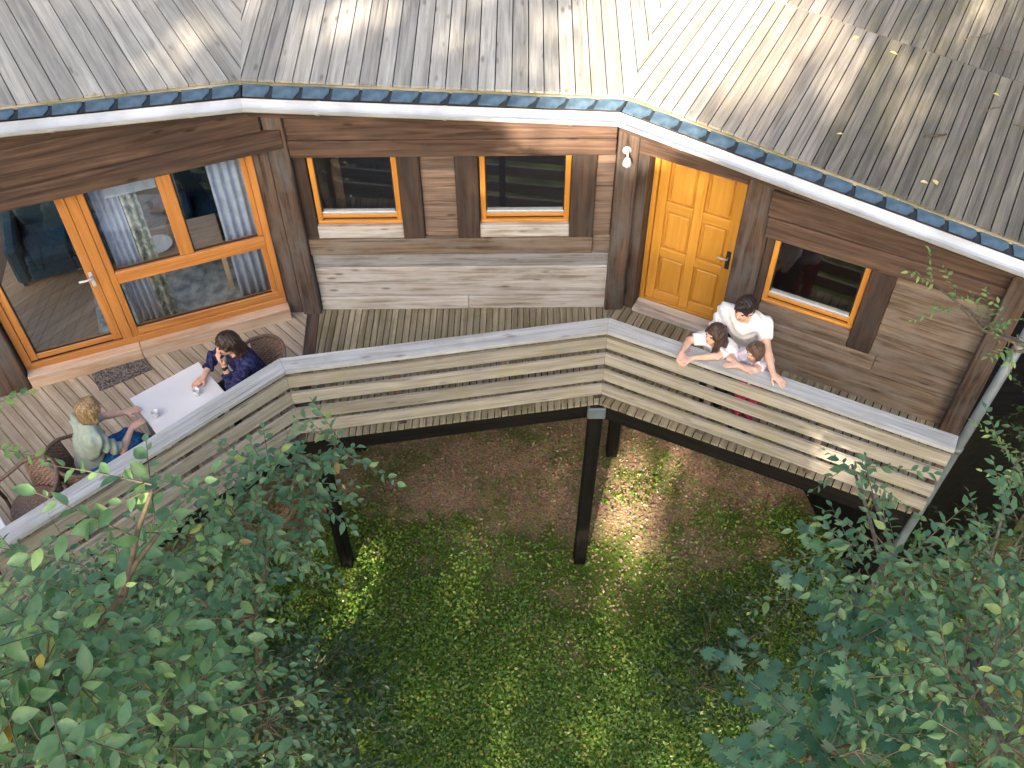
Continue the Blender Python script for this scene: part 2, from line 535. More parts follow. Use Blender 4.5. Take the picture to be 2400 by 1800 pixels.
S0, S1, S2, S3 = V(-4.513, 7.758, 3.375), V(-2.58, 8.54, 3.085), V(1.08, 8.55, 2.88), V(4.54, 6.74, 2.535)
S0x = S0 - (S1 - S0) * .75
S3x = S3 + (S3 - S2) * .42
for (a, b, n), (c, d) in zip(EDG, ((S0x, S1), (S1, S2), (S2, S3x))):
    L = (b - a).length
    k = int(round(L / .295))
    up = -n * .052
    a2, b2 = a + up + (a - c) * .4, b + up + (b - d) * .4

    def P(u, v):
        return (a2.lerp(b2, u)).lerp(c.lerp(d, u), v)
    for i in range(k):
        u0, u1 = i / k, (i + 1) / k
        du = u1 - u0
        lift = n * (.004 + .004 * random.random())
        tl = n * random.uniform(.004, .010)
        cut = .24 * random.uniform(.8, 1.2)
        lo = random.uniform(.96, 1.0)
        poly = [P(u0 + du * .06, 0) + lift, P(u1 - du * .06, 0) + lift, P(u1 - du * .06, .66) + lift, P(u1 - du * cut, lo) + lift + tl, P(u0 + du * .06, lo) + lift + tl]
        x = (b - a).normalized()
        prism('slate_tile', poly, n, .011, MT['slate'], roof, x)
        # darker under-course slate
        poly = [P(u0 + du * .5, 0) - n * .008, P(min(u1 + du * .5, 1), 0) - n * .008, P(min(u1 + du * .5, 1), .93) - n * .008, P(u0 + du * .5, .93) - n * .008]
        prism('under_slate', poly, n, .006, MT['slate_d'], roof, x)

G = [S0x.copy(), S1.copy(), S2.copy(), S3.lerp(S3x, .35)]
gut = None
gp = []
for i in range(4):
    t = (G[min(i + 1, 3)] - G[max(i - 1, 0)]); t.z = 0; t.normalize()
    side = V(t.y, -t.x, 0)
    side = side if side.y < 0 else -side
    sc = 1.0
    if 0 < i < 3:
        t1 = (G[i] - G[i - 1]); t1.z = 0; t1.normalize()
        s1 = V(t1.y, -t1.x, 0); s1 = s1 if s1.y < 0 else -s1
        sc = 1 / max(.5, side.dot(s1))
    gp.append((side, sc))
gsec = []
for i in range(3):
    verts, faces = [], []
    prof = []
    for r, flip in ((.085, 0), (.079, 1)):
        arc = [(math.cos(math.pi + math.pi * k / 10) * r, math.sin(math.pi + math.pi * k / 10) * r) for k in range(11)]
        prof += arc if not flip else arc[::-1]
    prof[10] = (.095, .006); prof[11] = (.088, -.004)
    for j in (i, i + 1):
        side, sc = gp[j]
        base = G[j] + side * (.062 * sc) - Z * .030
        for a, h in prof:
            verts.append(base + side * (a * sc) + Z * h)
    q = len(prof)
    for k in range(q):
        faces.append((k, (k + 1) % q, q + (k + 1) % q, q + k))
    me = mk('gutter', verts, faces, MT['gutter'], False)
    o = obj('gutter_section', me, roof)
    L = (G[i + 1] - G[i]).length
    k = int(L / .95)
    for j in range(1, k + 1):
        f = (j - .4) / k
        if f > .98: continue
        side = (gp[i][0] + gp[i + 1][0]).normalized()
        p = G[i].lerp(G[i + 1], f) + side * .062 - Z * .030
        x = (G[i + 1] - G[i]).normalized()
        vv, ff = [], []
        for e in (-.02, .02):
            for r in (.0895, .084):
                for t in range(11):
                    an = math.pi + math.pi * t / 10
                    vv.append(p + x * e + side * (math.cos(an) * r) + Z * (math.sin(an) * r))
        for t in range(10):
            ff += [(t, t + 1, 22 + t + 1, 22 + t), (t, 11 + t, 12 + t, t + 1), (22 + t, 23 + t, 34 + t, 33 + t), (11 + t, 33 + t, 34 + t, 12 + t)]
        obj('gutter_bracket', mk('bracket', vv, ff, MT['gutter']), roof)

# fascia boards behind the gutter
for (a, b, n), (c, d) in zip(EDG, ((S0x, S1), (S1, S2), (S2, S3x))):
    p, q = c - n * .02, d - n * .02
    side = V((q - p).y, -(q - p).x, 0).normalized()
    side = side if side.y < 0 else -side
    beam('fascia', p - side * .075 - Z * .13, q - side * .075 - Z * .13, .03, .24, MT['brown'], roof, Z)

# --- left wall with patio window
wl = wbox('wall', WL, -4.7, -3.60, .0, 2.5, -.16, -.02, MT['dark'], chalet)
wbox('beam', WL, -4.4, .02, 2.395, 2.615, -.05, .145, MT['brown'], wl, bev=.008)
wbox('beam', WL, -4.4, -.16, 2.62, 3.02, -.05, .105, MT['brown'], wl, bev=.008)
wbox('beam', WL, -4.4, -1.45, 3.023, 3.17, -.05, .10, MT['brown'], wl, bev=.008)
wbox('beam', WL, -4.4, -2.45, 3.173, 3.29, -.05, .098, MT['brown'], wl, bev=.008)
wbox('post', WL, -3.62, -3.265, -.01, 2.42, -.12, .10, MT['post'], wl, 'v', .01)
wbox('wall_board', WL, -4.65, -3.63, -.01, 2.4, -.015, .03, MT['dark'], wl, 'v')

pw = wbox('patio_window', WL, -3.245, -.30, .185, .27, -.09, .0, MT['orange'], chalet)
OR = MT['orange']


def fr(s0, s1, z0, z1, o0, o1, g, nm='frame_bar', mat=None):
    return wbox(nm, WL, s0, s1, z0, z1, o0, o1, mat or OR, pw, g, .006)


fr(-3.245, -3.165, .27, 2.5, -.09, .0, 'v')
fr(-.375, -.30, .27, 2.5, -.09, .0, 'v')
fr(-2.165, -2.055, .27, 2.5, -.095, .0, 'v')
# sliding door leaf
fr(-3.160, -3.085, .30, 2.5, -.085, -.012, 'v', 'door_stile')
fr(-2.265, -2.170, .30, 2.5, -.085, -.006, 'v', 'door_stile')
fr(-3.085, -2.265, .30, .375, -.085, -.02, 'h', 'door_rail')
wbox('pane', WL, -3.085, -2.265, .375, 2.5, -.055, -.047, MT['glass'], pw, 'h', 0)
wbox('threshold', WL, -3.16, -2.17, .271, .298, -.085, -.03, MT['rubber'], pw, 'h', 0)
# fixed light
fr(-2.055, -1.985, .27, 2.5, -.085, -.008, 'v')
fr(-1.985, -.375, .27, .385, -.085, -.01, 'h')
fr(-1.985, -.375, 1.065, 1.145, -.085, -.008, 'h')
fr(-1.985, -.375, 1.147, 1.235, -.085, .004, 'h')
fr(-1.285, -1.135, 1.237, 2.5, -.085, -.006, 'v')
fr(-.435, -.376, .387, 1.063, -.08, -.02, 'v')
fr(-.435, -.376, 1.237, 2.5, -.08, -.02, 'v')
wbox('pane', WL, -1.985, -.435, .385, 1.065, -.055, -.047, MT['glass'], pw, 'h', 0)
wbox('pane', WL, -1.985, -1.285, 1.237, 2.5, -.055, -.047, MT['glass'], pw, 'h', 0)
wbox('pane', WL, -1.135, -.435, 1.237, 2.5, -.055, -.047, MT['glass'], pw, 'h', 0)
for s0, s1, z0, z1 in ((-1.985, -.435, .385, 1.065), (-1.985, -1.285, 1.237, 2.4), (-1.135, -.435, 1.237, 2.4), (-3.085, -2.265, .375, 2.4)):
    wbox('seal', WL, s0, s0 + .012, z0, z1, -.047, -.030, MT['rubber'], pw, 'v', 0)
    wbox('seal', WL, s0 + .012, s1, z0, z0 + .012, -.047, -.030, MT['rubber'], pw, 'h', 0)
wbox('sill', WL, -3.25, -2.02, -.005, .183, -.10, .11, MT['sill'], pw, 'h', .008)
wbox('sill', WL, -2.016, -.29, -.005, .183, -.10, .105, MT['sill'], pw, 'h', .008)
hp = WL.p(-2.22, 1.27, .0)
hd = [hp, hp + WL.out * .05, hp + WL.out * .055 - WL.e * .06, hp + WL.out * .05 - WL.e * .13]
obj('handle', tube_mesh('handle', hd, .012, MT['gutter']), pw)
wbox('handle_plate', WL, -2.24, -2.20, 1.13, 1.33, -.004, .006, MT['gutter'], pw, 'v', .003)

# --- corner post between left and middle wall
cpost = wbox('corner_post', WMd, -.30, -.115, -.01, 2.95, -.10, .085, MT['post'], chalet, 'v', .012)
wbox('corner_post', WMd, -.112, .10, -.01, 2.95, -.10, .115, MT['post'], chalet, 'v', .012)

# --- middle wall
wm = wbox('wall', WMd, .0, 3.60, .0, 1.1, -.20, -.05, MT['dark'], chalet)
wbox('beam', WMd, .09, 3.46, 2.45, 2.90, -.10, .075, MT['brown'], wm, bev=.008)
wbox('beam', WMd, .10, 3.46, 2.245, 2.446, -.10, .09, MT['brown'], wm, bev=.008)
for s0, s1 in ((1.185, 1.42), (1.79, 2.03), (3.02, 3.28)):
    wbox('shutter_reveal_board', WMd, s0, s1, 1.118, 2.25, -.06, .06, MT['dark'], wm, 'v', .006)
wbox('shutter_reveal_board', WMd, .10, .235, 1.0, 2.25, -.10, .015, MT['dark'], wm, 'v', .006)  # no shutter here: dark strip painted for the shadow in the window reveal
for s0, s1 in ((1.423, 1.787), (3.283, 3.475)):
    for i in range(5):
        z0 = 1.118 + i * .226
        wbox('plank', WMd, s0, s1, z0, z0 + .222, -.06, .01 + random.uniform(-.004, .004), MT['warm'], wm, 'h', .005)
wbox('plank', WMd, .235, 1.183, 1.118, 1.285, -.06, .045, MT['grey'], wm, 'h', .008)
wbox('plank', WMd, 2.032, 3.018, 1.118, 1.285, -.06, .045, MT['grey'], wm, 'h', .008)
wbox('plank', WMd, .105, 3.285, .885, 1.114, -.05, .065, MT['mid'], wm, 'h', .008)
wbox('plank', WMd, 3.289, 3.49, .885, 1.114, -.05, .03, MT['mid'], wm, 'h', .008)
for z0, z1, m in ((.672, .870, 'grey_d'), (.432, .660, 'grey'), (.200, .420, 'grey'), (-.01, .188, 'grey')):
    if z0 < 0:
        wbox('plank', WMd, .11, 1.86, z0, z1, -.05, .035, MT[m], wm, 'h', .006)
        wbox('plank', WMd, 1.865, 3.50, z0, z1, -.05, .03, MT[m], wm, 'h', .006)
    else:
        wbox('plank', WMd, .11, 3.50, z0, z1, -.05, .018 + random.uniform(0, .02), MT[m], wm, 'h', .006)


def window(w, s0, s1, z0, z1, parent):
    fw = .058
    win = wbox('window', w, s0, s1, z0, z0 + .038, -.085, -.002, MT['honey'], parent, 'h', .005)
    wbox('frame_bar', w, s0, s0 + fw, z0 + .038, z1, -.085, -.006, MT['honey'], win, 'v', .005)
    wbox('frame_bar', w, s1 - fw, s1, z0 + .038, z1, -.085, -.006, MT['honey'], win, 'v', .005)
    wbox('frame_bar', w, s0 + fw, s1 - fw, z1 - .05, z1, -.085, -.006, MT['honey'], win, 'h', .005)
    wbox('drip_gap', w, s0 + fw, s1 - fw, z0 + .038, z0 + .075, -.085, -.04, MT['rubber'], win, 'h', 0)
    wbox('frame_bar', w, s0 + fw, s1 - fw, z0 + .075, z0 + .118, -.085, -.012, MT['honey'], win, 'h', .005)
    wbox('bead', w, s0 + fw, s1 - fw, z0 + .118, z0 + .150, -.085, -.020, MT['alu'], win, 'h', .004)
    wbox('bead', w, s0 + fw, s0 + fw + .012, z0 + .15, z1 - .05, -.06, -.022, MT['rubber'], win, 'v', 0)
    wbox('bead', w, s1 - fw - .012, s1 - fw, z0 + .15, z1 - .05, -.06, -.022, MT['rubber'], win, 'v', 0)
    wbox('pane', w, s0 + fw + .012, s1 - fw - .012, z0 + .15, z1 - .05, -.05, -.042, MT['glass'], win, 'h', 0)
    return win


window(WMd, .245, 1.178, 1.292, 2.33, chalet)
window(WMd, 2.045, 3.015, 1.292, 2.33, chalet)

# --- corner posts towards the door
wbox('corner_post', WMd, 3.48, 3.70, -.01, 2.72, -.22, .085, MT['post'], chalet, 'v', .012)
wbox('corner_post', WR, -2.99, -2.765, -.01, 2.70, -.44, -.13, MT['post'], chalet, 'v', .012)

# --- door
door = wbox('door', WR, -2.705, -1.735, .055, 2.20, -.43, -.395, MT['yellow'], chalet, 'v', 0)
D = MT['yellow']
wbox('door_frame', WR, -2.760, -2.706, .0, 2.25, -.45, -.315, D, door, 'v', .004)
wbox('door_frame', WR, -1.734, -1.69, .0, 2.25, -.45, -.315, D, door, 'v', .004)
wbox('door_frame', WR, -2.705, -1.735, .0, .052, -.45, -.335, D, door, 'h', .004)
st = [(-2.700, -2.590), (-2.275, -2.165), (-1.850, -1.740)]
for a, b in st: wbox('stile', WR, a, b, .058, 2.19, -.394, -.352, D, door, 'v', .006)
for a, b in ((-2.589, -2.276), (-2.164, -1.851)):
    for z0, z1 in ((.058, .20), (.735, .865), (1.395, 1.525), (2.06, 2.19)):
        wbox('rail', WR, a, b, z0, z1, -.394, -.353, D, door, 'h', .006)
    for z0, z1 in ((.201, .734), (.866, 1.394), (1.526, 2.059)):
        wbox('panel', WR, a + .030, b - .030, z0 + .030, z1 - .030, -.394, -.366, D, door, 'v', .012)
hp = WR.p(-1.80, 1.03, -.352)
obj('handle', tube_mesh('handle', [hp, hp + WR.out * .05, hp + WR.out * .055 - WR.e * .05, hp + WR.out * .05 - WR.e * .12], .011, MT['alu']), door)
wbox('lock_plate', WR, -1.825, -1.775, .86, 1.12, -.352, -.345, MT['rubber'], door, 'v', .003)
wbox('door_step', WR, -2.76, -1.72, -.01, .05, -.314, -.10, MT['grey'], door, 'h', .006)
wr = wbox('wall', WR, -1.36, 1.02, .0, .68, -.30, -.12, MT['dark'], chalet)
wbox('beam', WR, -2.98, -1.375, 2.245, 2.62, -.35, -.09, MT['brown'], wr, bev=.01)
wbox('post', WR, -1.688, -1.372, -.01, 2.50, -.46, -.02, MT['post'], wr, 'v', .012)
wbox('beam', WR, -1.42, 1.10, 2.06, 2.36, -.10, .055, MT['brown'], wr, bev=.01)
wbox('beam', WR, -1.40, 1.10, 1.81, 2.055, -.10, .075, MT['brown'], wr, bev=.01)
window(WR, -1.29, -.305, .905, 1.90, chalet)
wbox('shutter_reveal_board', WR, -.300, -.055, .695, 1.808, -.10, .055, MT['dark'], wr, 'v', .006)
wbox('shutter_reveal_board', WR, -1.37, -1.292, .695, 1.808, -.10, .02, MT['dark'], wr, 'v', .006)
wbox('plank', WR, -1.29, -.303, .695, .898, -.10, .04, MT['mid'], wr, 'h', .006)
wbox('plank', WR, -1.37, .02, .45, .690, -.10, .06, MT['mid'], wr, 'h', .008)
z = -.01
for i, h in enumerate((.225, .23)):
    wbox('plank', WR, -1.37, 1.0, z, z + h - .005, -.10, .015 + random.uniform(0, .01), MT['mid'], wr, 'h', .006)
    z += h
for i in range(6):
    z0 = .45 + i * .226
    a = .024 if i == 0 else -.053
    wbox('plank', WR, a, 1.0, z0, z0 + .221, -.10, .012 + random.uniform(0, .012), MT['mid'], wr, 'h', .006)
wbox('corner_post', WR, .885, 1.09, -.01, 2.3, -.12, .17, MT['post'], chalet, 'v', .012)

# end wall and back walls: closed except for openings that brighten the living room
we = Wall(WR.p(1.09, 0, 0), 62.5)
we.out = WR.e.copy()
wbox('end_wall', we, .10, 4.2, -.2, 2.2, -.15, .0, MT['mid'], chalet)
bk = [(-9.0, 6.3), (-9.5, 12.5), (3.0, 14.0), (7.2, 11.3), (6.5, 10.4)]
for i, (a, b) in enumerate(zip(bk, bk[1:])):
    if i < 2:                       # parapet and head beam only: unglazed openings made up to light the room
        beam('back_wall', V(a[0], a[1], .15), V(b[0], b[1], .15), .15, .40, MT['inside'], chalet, Z, 0)
        beam('back_wall', V(a[0], a[1], 2.50), V(b[0], b[1], 2.50), .15, .30, MT['inside'], chalet, Z, 0)
    else:
        beam('back_wall', V(a[0], a[1], 1.25), V(b[0], b[1], 1.25), .15, 2.6, MT['inside'], chalet, Z, 0)
beam('partition_wall', V(-1.9, 9.1, 1.2), V(-3.2, 13.2, 1.2), .1, 2.4, MT['inside'], chalet, Z, 0)
beam('partition_wall', V(1.35, 9.35, 1.2), V(2.6, 13.2, 1.2), .1, 2.4, MT['inside'], chalet, Z, 0)
fl = prism('interior_floor', [V(-9, 6.2, -.03), V(-6.6, 7.2, -.03), V(-2.4, 8.86, -.03), V(1.15, 8.95, -.03), V(1.5, 9.0, -.03), V(4.6, 7.3, -.03), V(6.5, 10.4, -.03), V(3, 14, -.03), V(-9.4, 12.4, -.03)], Z, .1, MT['inside'], chalet, V(1, 0, 0))
MT['parquet'] = wood('interior_oak_floor', (.24, .16, .095), (.38, .27, .175), (.31, .22, .145), rough=.4, rnd=.15, bump=.1)
strips('floor_board', [V(-6.0, 7.46, .02), V(-2.55, 8.78, .02), V(-2.7, 12.2, .02), V(-6.6, 11.5, .02)], Z, V(.62, .78, 0), .16, .004, .04, [MT['parquet']], fl, .0005)

# downpipe at the right end
pp = [V(4.50, 6.16, 2.35), V(4.34, 6.02, 1.2), V(4.21, 5.93, 0.0), V(4.08, 5.85, -1.2), V(3.98, 5.80, -3.2)]
dp = obj('downpipe', tube_mesh('downpipe', pp, .047, MT['pipe'], 14), chalet)
for i, t in enumerate((.35, .62)):
    a = pp[1].lerp(pp[2], t) if i == 0 else pp[2].lerp(pp[3], t)
    obj('pipe_collar', tube_mesh('collar', [a + V(0, 0, .03), a - V(0, 0, .03)], .054, MT['pipe'], 14), dp)
# dark plinth under the right end
pl = [V(4.05, 8.5, -.05), V(4.45, 6.75, -.05), V(6.8, 7.6, -.05), V(6.2, 9.4, -.05)]
prism('plinth', pl, Z, 3.3, MT['tar'], chalet, V(1, 0, 0))

# ------------------------------------------------------------------ terrace
terrace = thing('terrace', (0, 7.5, GZ), 'raised timber terrace on black stilts in front of the chalet', 'terrace')
strips('deck_board', [V(-2.45, 8.84, 0), V(-7.4, 6.95, 0), V(-7.4, 2.1, 0), V(-2.35, 6.70, 0)], Z, V(.70, -.72, 0), .118, .011, .03, [MT['deck']], terrace, .0015)
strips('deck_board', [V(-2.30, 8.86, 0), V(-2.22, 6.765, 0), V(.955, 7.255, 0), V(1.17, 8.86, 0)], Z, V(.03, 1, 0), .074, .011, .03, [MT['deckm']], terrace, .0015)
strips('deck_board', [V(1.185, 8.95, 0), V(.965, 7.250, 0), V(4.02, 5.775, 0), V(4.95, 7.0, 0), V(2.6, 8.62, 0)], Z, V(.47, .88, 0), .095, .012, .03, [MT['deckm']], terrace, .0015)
prism('border_plank', [V(-2.44, 8.80, .004), V(-2.345, 6.74, .004), V(-2.225, 6.76, .004), V(-2.305, 8.80, .004)], Z, .034, MT['post'], terrace, V(0, 1, 0))
E0, E1, E2 = V(-2.29, 6.75, 0), V(.95, 7.25, 0), V(3.98, 5.775, 0)
EL = V(-7.4, 2.05, 0)
for a, b in ((EL, E0), (E0, E1), (E1, E2)):
    x = (b - a).normalized(); n = V(-x.y, x.x, 0)
    beam('edge_beam', a + n * .055 - Z * .145, b + n * .055 - Z * .145, .07, .22, MT['tar'], terrace)
    beam('joist', a + n * .75 - Z * .145, b + n * .75 - Z * .145, .07, .22, MT['tar'], terrace)
beam('joist', V(3.95, 5.85, -.145), V(4.8, 7.2, -.145), .07, .22, MT['tar'], terrace)
for bx, by, tx, ty in ((.875, 7.20, .94, 7.30), (-2.21, 7.17, -2.23, 7.18), (1.43, 8.98, 1.45, 9.0), (-5.2, 4.6, -5.2, 4.6), (-2.2, 9.1, -2.2, 9.1), (4.1, 6.2, 4.05, 6.1)):
    st_ = beam('stilt', V(bx, by, gz(bx, by) - .1), V(tx, ty, -.035), .155, .155, MT['tar'], terrace, V(0, 1, 0), .01)
    if by == 7.20:
        beam('post_shoe', V(tx - .003, ty - .004, -.22), V(tx - .003, ty - .004, -.05), .20, .19, MT['pipe'], st_, V(0, 1, 0), .006)

# ------------------------------------------------------------------ railing
railing = thing('railing', (0, 7.2, 0), 'weathered grey slatted railing with a flat wide handrail around the terrace', 'railing')
Fo = [V(-7.4, 1.96, 0), V(-2.24, 6.752, 0), V(.977, 7.262, 0), V(4.075, 5.70, 0)]


def offs(pts, d):
    """offset polyline inwards (towards the house) by d"""
    res = []
    ns = []
    for a, b in zip(pts, pts[1:]):
        x = (b - a).normalized(); ns.append(V(-x.y, x.x, 0))
    for i, p in enumerate(pts):
        if i == 0: res.append(p + ns[0] * d)
        elif i == len(pts) - 1: res.append(p + ns[-1] * d)
        else:
            m = (ns[i - 1] + ns[i]).normalized()
            res.append(p + m * (d / m.dot(ns[i])))
    return res


Fi = offs(Fo, .185)
for i in range(3):
    a, b, c, d = Fo[i], Fo[i + 1], Fi[i + 1], Fi[i]
    x = (b - a).normalized()
    e0 = x * (.002 if i else 0); e1 = x * (.002 if i < 2 else 0)
    if i == 0:
        m1, m2 = a.lerp(b, .645), d.lerp(c, .645)
        prism('handrail', [q + Z * 1.13 for q in (a, m1 - x * .003, m2 - x * .003, d)], Z, .045, MT['cap'], railing, x)
        a, d = m1, m2
    prism('handrail', [q + Z * 1.131 for q in (a + e0, b - e1, c - e1, d + e0)], Z, .045, MT['cap'], railing, x)
Sa, Sb = offs(Fo, .028), offs(Fo, .058)
for i in range(3):
    x = (Fo[i + 1] - Fo[i]).normalized()
    for zt in (1.0, .755, .505, .262):
        a, b, c, d = Sa[i], Sa[i + 1], Sb[i + 1], Sb[i]
        cuts = [0, 1] if i else [0, .3, .645, 1]
        for t0, t1 in zip(cuts, cuts[1:]):
            dz = random.uniform(-.006, .006)
            pl = [a.lerp(b, t0) + x * .002, a.lerp(b, t1) - x * .002, c.lerp(d, 1 - t1) - x * .002, c.lerp(d, 1 - t0) + x * .002]
            poly = [q + Z * (zt + dz) for q in pl]
            prism('slat', poly, Z, .158, MT['slat'], railing, x)
    L = (Fo[i + 1] - Fo[i]).length
    P0, P1 = offs(Fo, .10)[i], offs(Fo, .10)[i + 1]
    k = max(2, round(L / 1.25))
    for j in range(k + 1):
        if (i > 0 and j == 0): continue
        t = min(max(j / k, .015), .985)
        p = P0.lerp(P1, t)
        beam('post', p + Z * .0, p + Z * 1.08, .075, .075, MT['post'], railing, V(-x.y, x.x, 0), .004)

# ------------------------------------------------------------------ terrace furniture
TD = V(.77, .64, 0).normalized()            # table axis, parallel to the left rail
TN = V(TD.y, -TD.x, 0)                      # towards the rail


def make_table(name, corner, ln, wd, label, legs=True):
    c = corner + TD * (ln / 2) + TN * (wd / 2)
    t = thing(name, (c.x, c.y, 0), label, 'table', None)
    rz = math.atan2(TD.y, TD.x)
    m = Matrix.Translation(V(c.x, c.y, 0)) @ Matrix.Rotation(rz, 4, 'Z')
    obj('table_top', boxme(ln, wd, .028, MT['white'], .006), t, m @ Matrix.Translation(V(0, 0, .716)))
    obj('apron', boxme(ln - .12, wd - .12, .05, MT['alu'], .003), t, m @ Matrix.Translation(V(0, 0, .676)))
    for sx in (-1, 1):
        for sy in (-1, 1):
            obj('leg', boxme(.045, .045, .652, MT['alu'], .004), t, m @ Matrix.Translation(V(sx * (ln / 2 - .06), sy * (wd / 2 - .06), .326)))
    return t


make_table('dining_table', V(-3.90, 6.756, 0), .79, .66, 'white table top between the two seated women')
make_table('side_table', V(-5.62, 5.12, 0), .80, .66, 'white table cut by the left edge of the picture beside the empty chair')

MT['wicker'] = plain('brown_wicker', (.24, .16, .12), rough=.6, var=.35, sc=60, bump=.6)
MT['wicker2'] = plain('dark_brown_wicker', (.16, .105, .08), rough=.6, var=.35, sc=60, bump=.6)


def make_chair():
    """tub chair facing +x, origin on the floor under the seat; returns list of (name, mesh)"""
    res = []
    # seat
    vv, ff = [], []
    prof = [(0, .455), (.12, .452), (.22, .448), (.245, .435), (.235, .40), (0, .40)]
    res.append(('seat', lathe('seat', prof, MT['wicker'], 24)))
    # woven back: stacked strands on a flared half shell
    na, nz = 26, 15
    shell = lambda a, t: V(math.cos(a) * (.255 + .05 * t) - .015 * t, math.sin(a) * (.255 + .05 * t), .44 + t * (.41 - .10 * abs(math.sin((a - math.pi))) ** 2))
    a0, a1 = math.pi - 1.25, math.pi + 1.25
    for k in range(nz):
        t = k / (nz - 1)
        pts = [shell(a0 + (a1 - a0) * i / na, t) + V(math.cos(a0 + (a1 - a0) * i / na), math.sin(a0 + (a1 - a0) * i / na), 0) * (.006 * (-1) ** (i + k)) for i in range(na + 1)]
        tube_into(vv, ff, pts, [.0155] * len(pts), 5)
    for i in range(0, na + 1, 2):
        a = a0 + (a1 - a0) * i / na
        pts = [shell(a, t / 4) for t in range(5)]
        tube_into(vv, ff, pts, [.010] * 5, 4)
    res.append(('back', mk('back', vv, ff, MT['wicker'], True)))
    # rim and arm loops
    rim = [V(.20, -.30, .40), V(.22, -.31, .56), V(.17, -.32, .645), V(.05, -.325, .67)]
    rim += [shell(a1 + (a0 - a1) * i / 18, 1.0) for i in range(19)]
    rim += [V(.05, .325, .67), V(.17, .32, .645), V(.22, .31, .56), V(.20, .30, .40)]
    res.append(('rim', tube_mesh('rim', rim, .020, MT['wicker2'], 7)))
    for x, y, tx, ty in ((.20, .30, .22, .30), (.20, -.30, .22, -.30), (-.18, .18, -.24, .22), (-.18, -.18, -.24, -.22)):
        res.append(('leg', tube_mesh('leg', [V(x, y, .43), V(tx, ty, 0)], .017, MT['wicker2'], 7)))
    return res


CH = make_chair()


def place_chair(x, y, f, label):
    rz = math.atan2(f.y, f.x)
    t = thing('wicker_chair', (x, y, 0), label, 'chair', 'wicker chairs on the terrace', rz)
    for n, me in CH:
        obj(n, me, t, WM[t.name])
    return t


place_chair(-2.69, 7.24, -TD, 'brown wicker tub chair under the woman in navy')
place_chair(-4.19, 6.06, TD, 'brown wicker tub chair under the blonde woman')
place_chair(-4.62, 5.66, -TD, 'empty brown wicker tub chair nearest the left edge')

# doormat
MT['mat'] = plain('speckled_doormat', (.045, .04, .045), rough=.95, var=.5, sc=55, bump=1.0, col2=(.22, .20, .20))
mp = [V(-4.765, 7.736, 0), V(-4.246, 8.051, 0), V(-4.10, 7.80, 0), V(-4.615, 7.475, 0)]
mc = sum(mp, Vector()) / 4
mx = ((mp[1] - mp[0]) + (mp[2] - mp[3])).normalized()
bmv, bmf = [], []
obj('doormat', boxme(.60, .30, .014, MT['mat'], .004), None, axes(mc + Z * .0115, mx, Z.cross(mx), Z), label='grey speckled doormat lying before the patio door', cat='doormat')

# cups
MT['cupglass'] = plain('clear_tumbler', (.70, .72, .74), rough=.15, var=.03, spec=.6)
MT['ceramic'] = plain('white_cup_ceramic', (.80, .80, .80), rough=.25, var=.03)
cupprof = [(0, 0), (.026, 0), (.034, .02), (.038, .075), (.034, .075), (.030, .02), (0, .012)]
me = lathe('cup', cupprof, MT['cupglass'], 18)
for x, y, l in ((-3.215, 6.80, 'pale tumbler on the white table by the hand of the woman in navy'), (-3.57, 6.515, 'pale tumbler on the white table by the hand of the blonde woman')):
    obj('cup', me, None, Matrix.Translation(V(x, y, .731)), label=l, cat='cup')

# ------------------------------------------------------------------ interior seen through the glass
MT['sofa'] = plain('teal_blue_fabric', (.012, .045, .075), rough=.85, var=.25, sc=30, bump=.4)
MT['table_wood'] = MT['parquet']
MT['curtain'] = plain('blue_grey_curtain', (.40, .47, .64), rough=.85, var=.12, sc=8)
MT['leafcurtain'] = plain('leaf_print_curtain', (.12, .17, .16), rough=.85, var=.3, sc=14, col2=(.55, .60, .58))
MT['rug'] = plain('pale_blue_rug', (.25, .31, .33), rough=.95, var=.35, sc=7, col2=(.50, .54, .52))
iw = WL


def ip(s, o, z): return iw.p(s, z, o)


sofa = thing('sofa', tuple(ip(-2.55, -1.95, .02)), 'teal blue sofa inside behind the patio door', 'sofa')
for nm, s0, s1, z0, z1, o0, o1 in (('base', -3.1, -1.95, .08, .30, -2.45, -1.6), ('seat_cushion', -3.08, -2.54, .305, .46, -2.28, -1.58), ('seat_cushion', -2.53, -1.97, .305, .46, -2.28, -1.58), ('backrest', -3.1, -1.95, .305, .86, -2.50, -2.29), ('armrest', -3.26, -3.105, .08, .62, -2.45, -1.6), ('armrest', -1.945, -1.80, .08, .62, -2.45, -1.6)):
    wbox(nm, iw, s0, s1, z0, z1, o0, o1, MT['sofa'], sofa, 'h', .035)
for s0 in (-3.2, -1.86):
    for o0 in (-2.40, -1.66):
        wbox('leg', iw, s0 - .02, s0 + .02, .02, .08, o0 - .02, o0 + .02, MT['rubber'], sofa, 'v', .003)
arm = thing('armchair', tuple(ip(-.75, -1.9, .02)), 'teal blue armchair inside behind the right pane', 'armchair')
for nm, s0, s1, z0, z1, o0, o1 in (('base', -1.15, -.45, .08, .40, -2.2, -1.5), ('seat_cushion', -1.03, -.57, .405, .52, -2.0, -1.48), ('backrest', -1.15, -.45, .405, .92, -2.3, -2.01), ('armrest', -1.15, -1.04, .405, .62, -2.0, -1.5), ('armrest', -.56, -.45, .405, .62, -2.0, -1.5)):
    wbox(nm, iw, s0, s1, z0, z1, o0, o1, MT['sofa'], arm, 'h', .03)
ct = thing('coffee_table', tuple(ip(-1.25, -1.0, .02)), 'honey wood coffee table inside the window', 'table')
wbox('table_top', iw, -1.75, -.80, .70, .74, -1.25, -.62, MT['sill'], ct, 'h', .006)
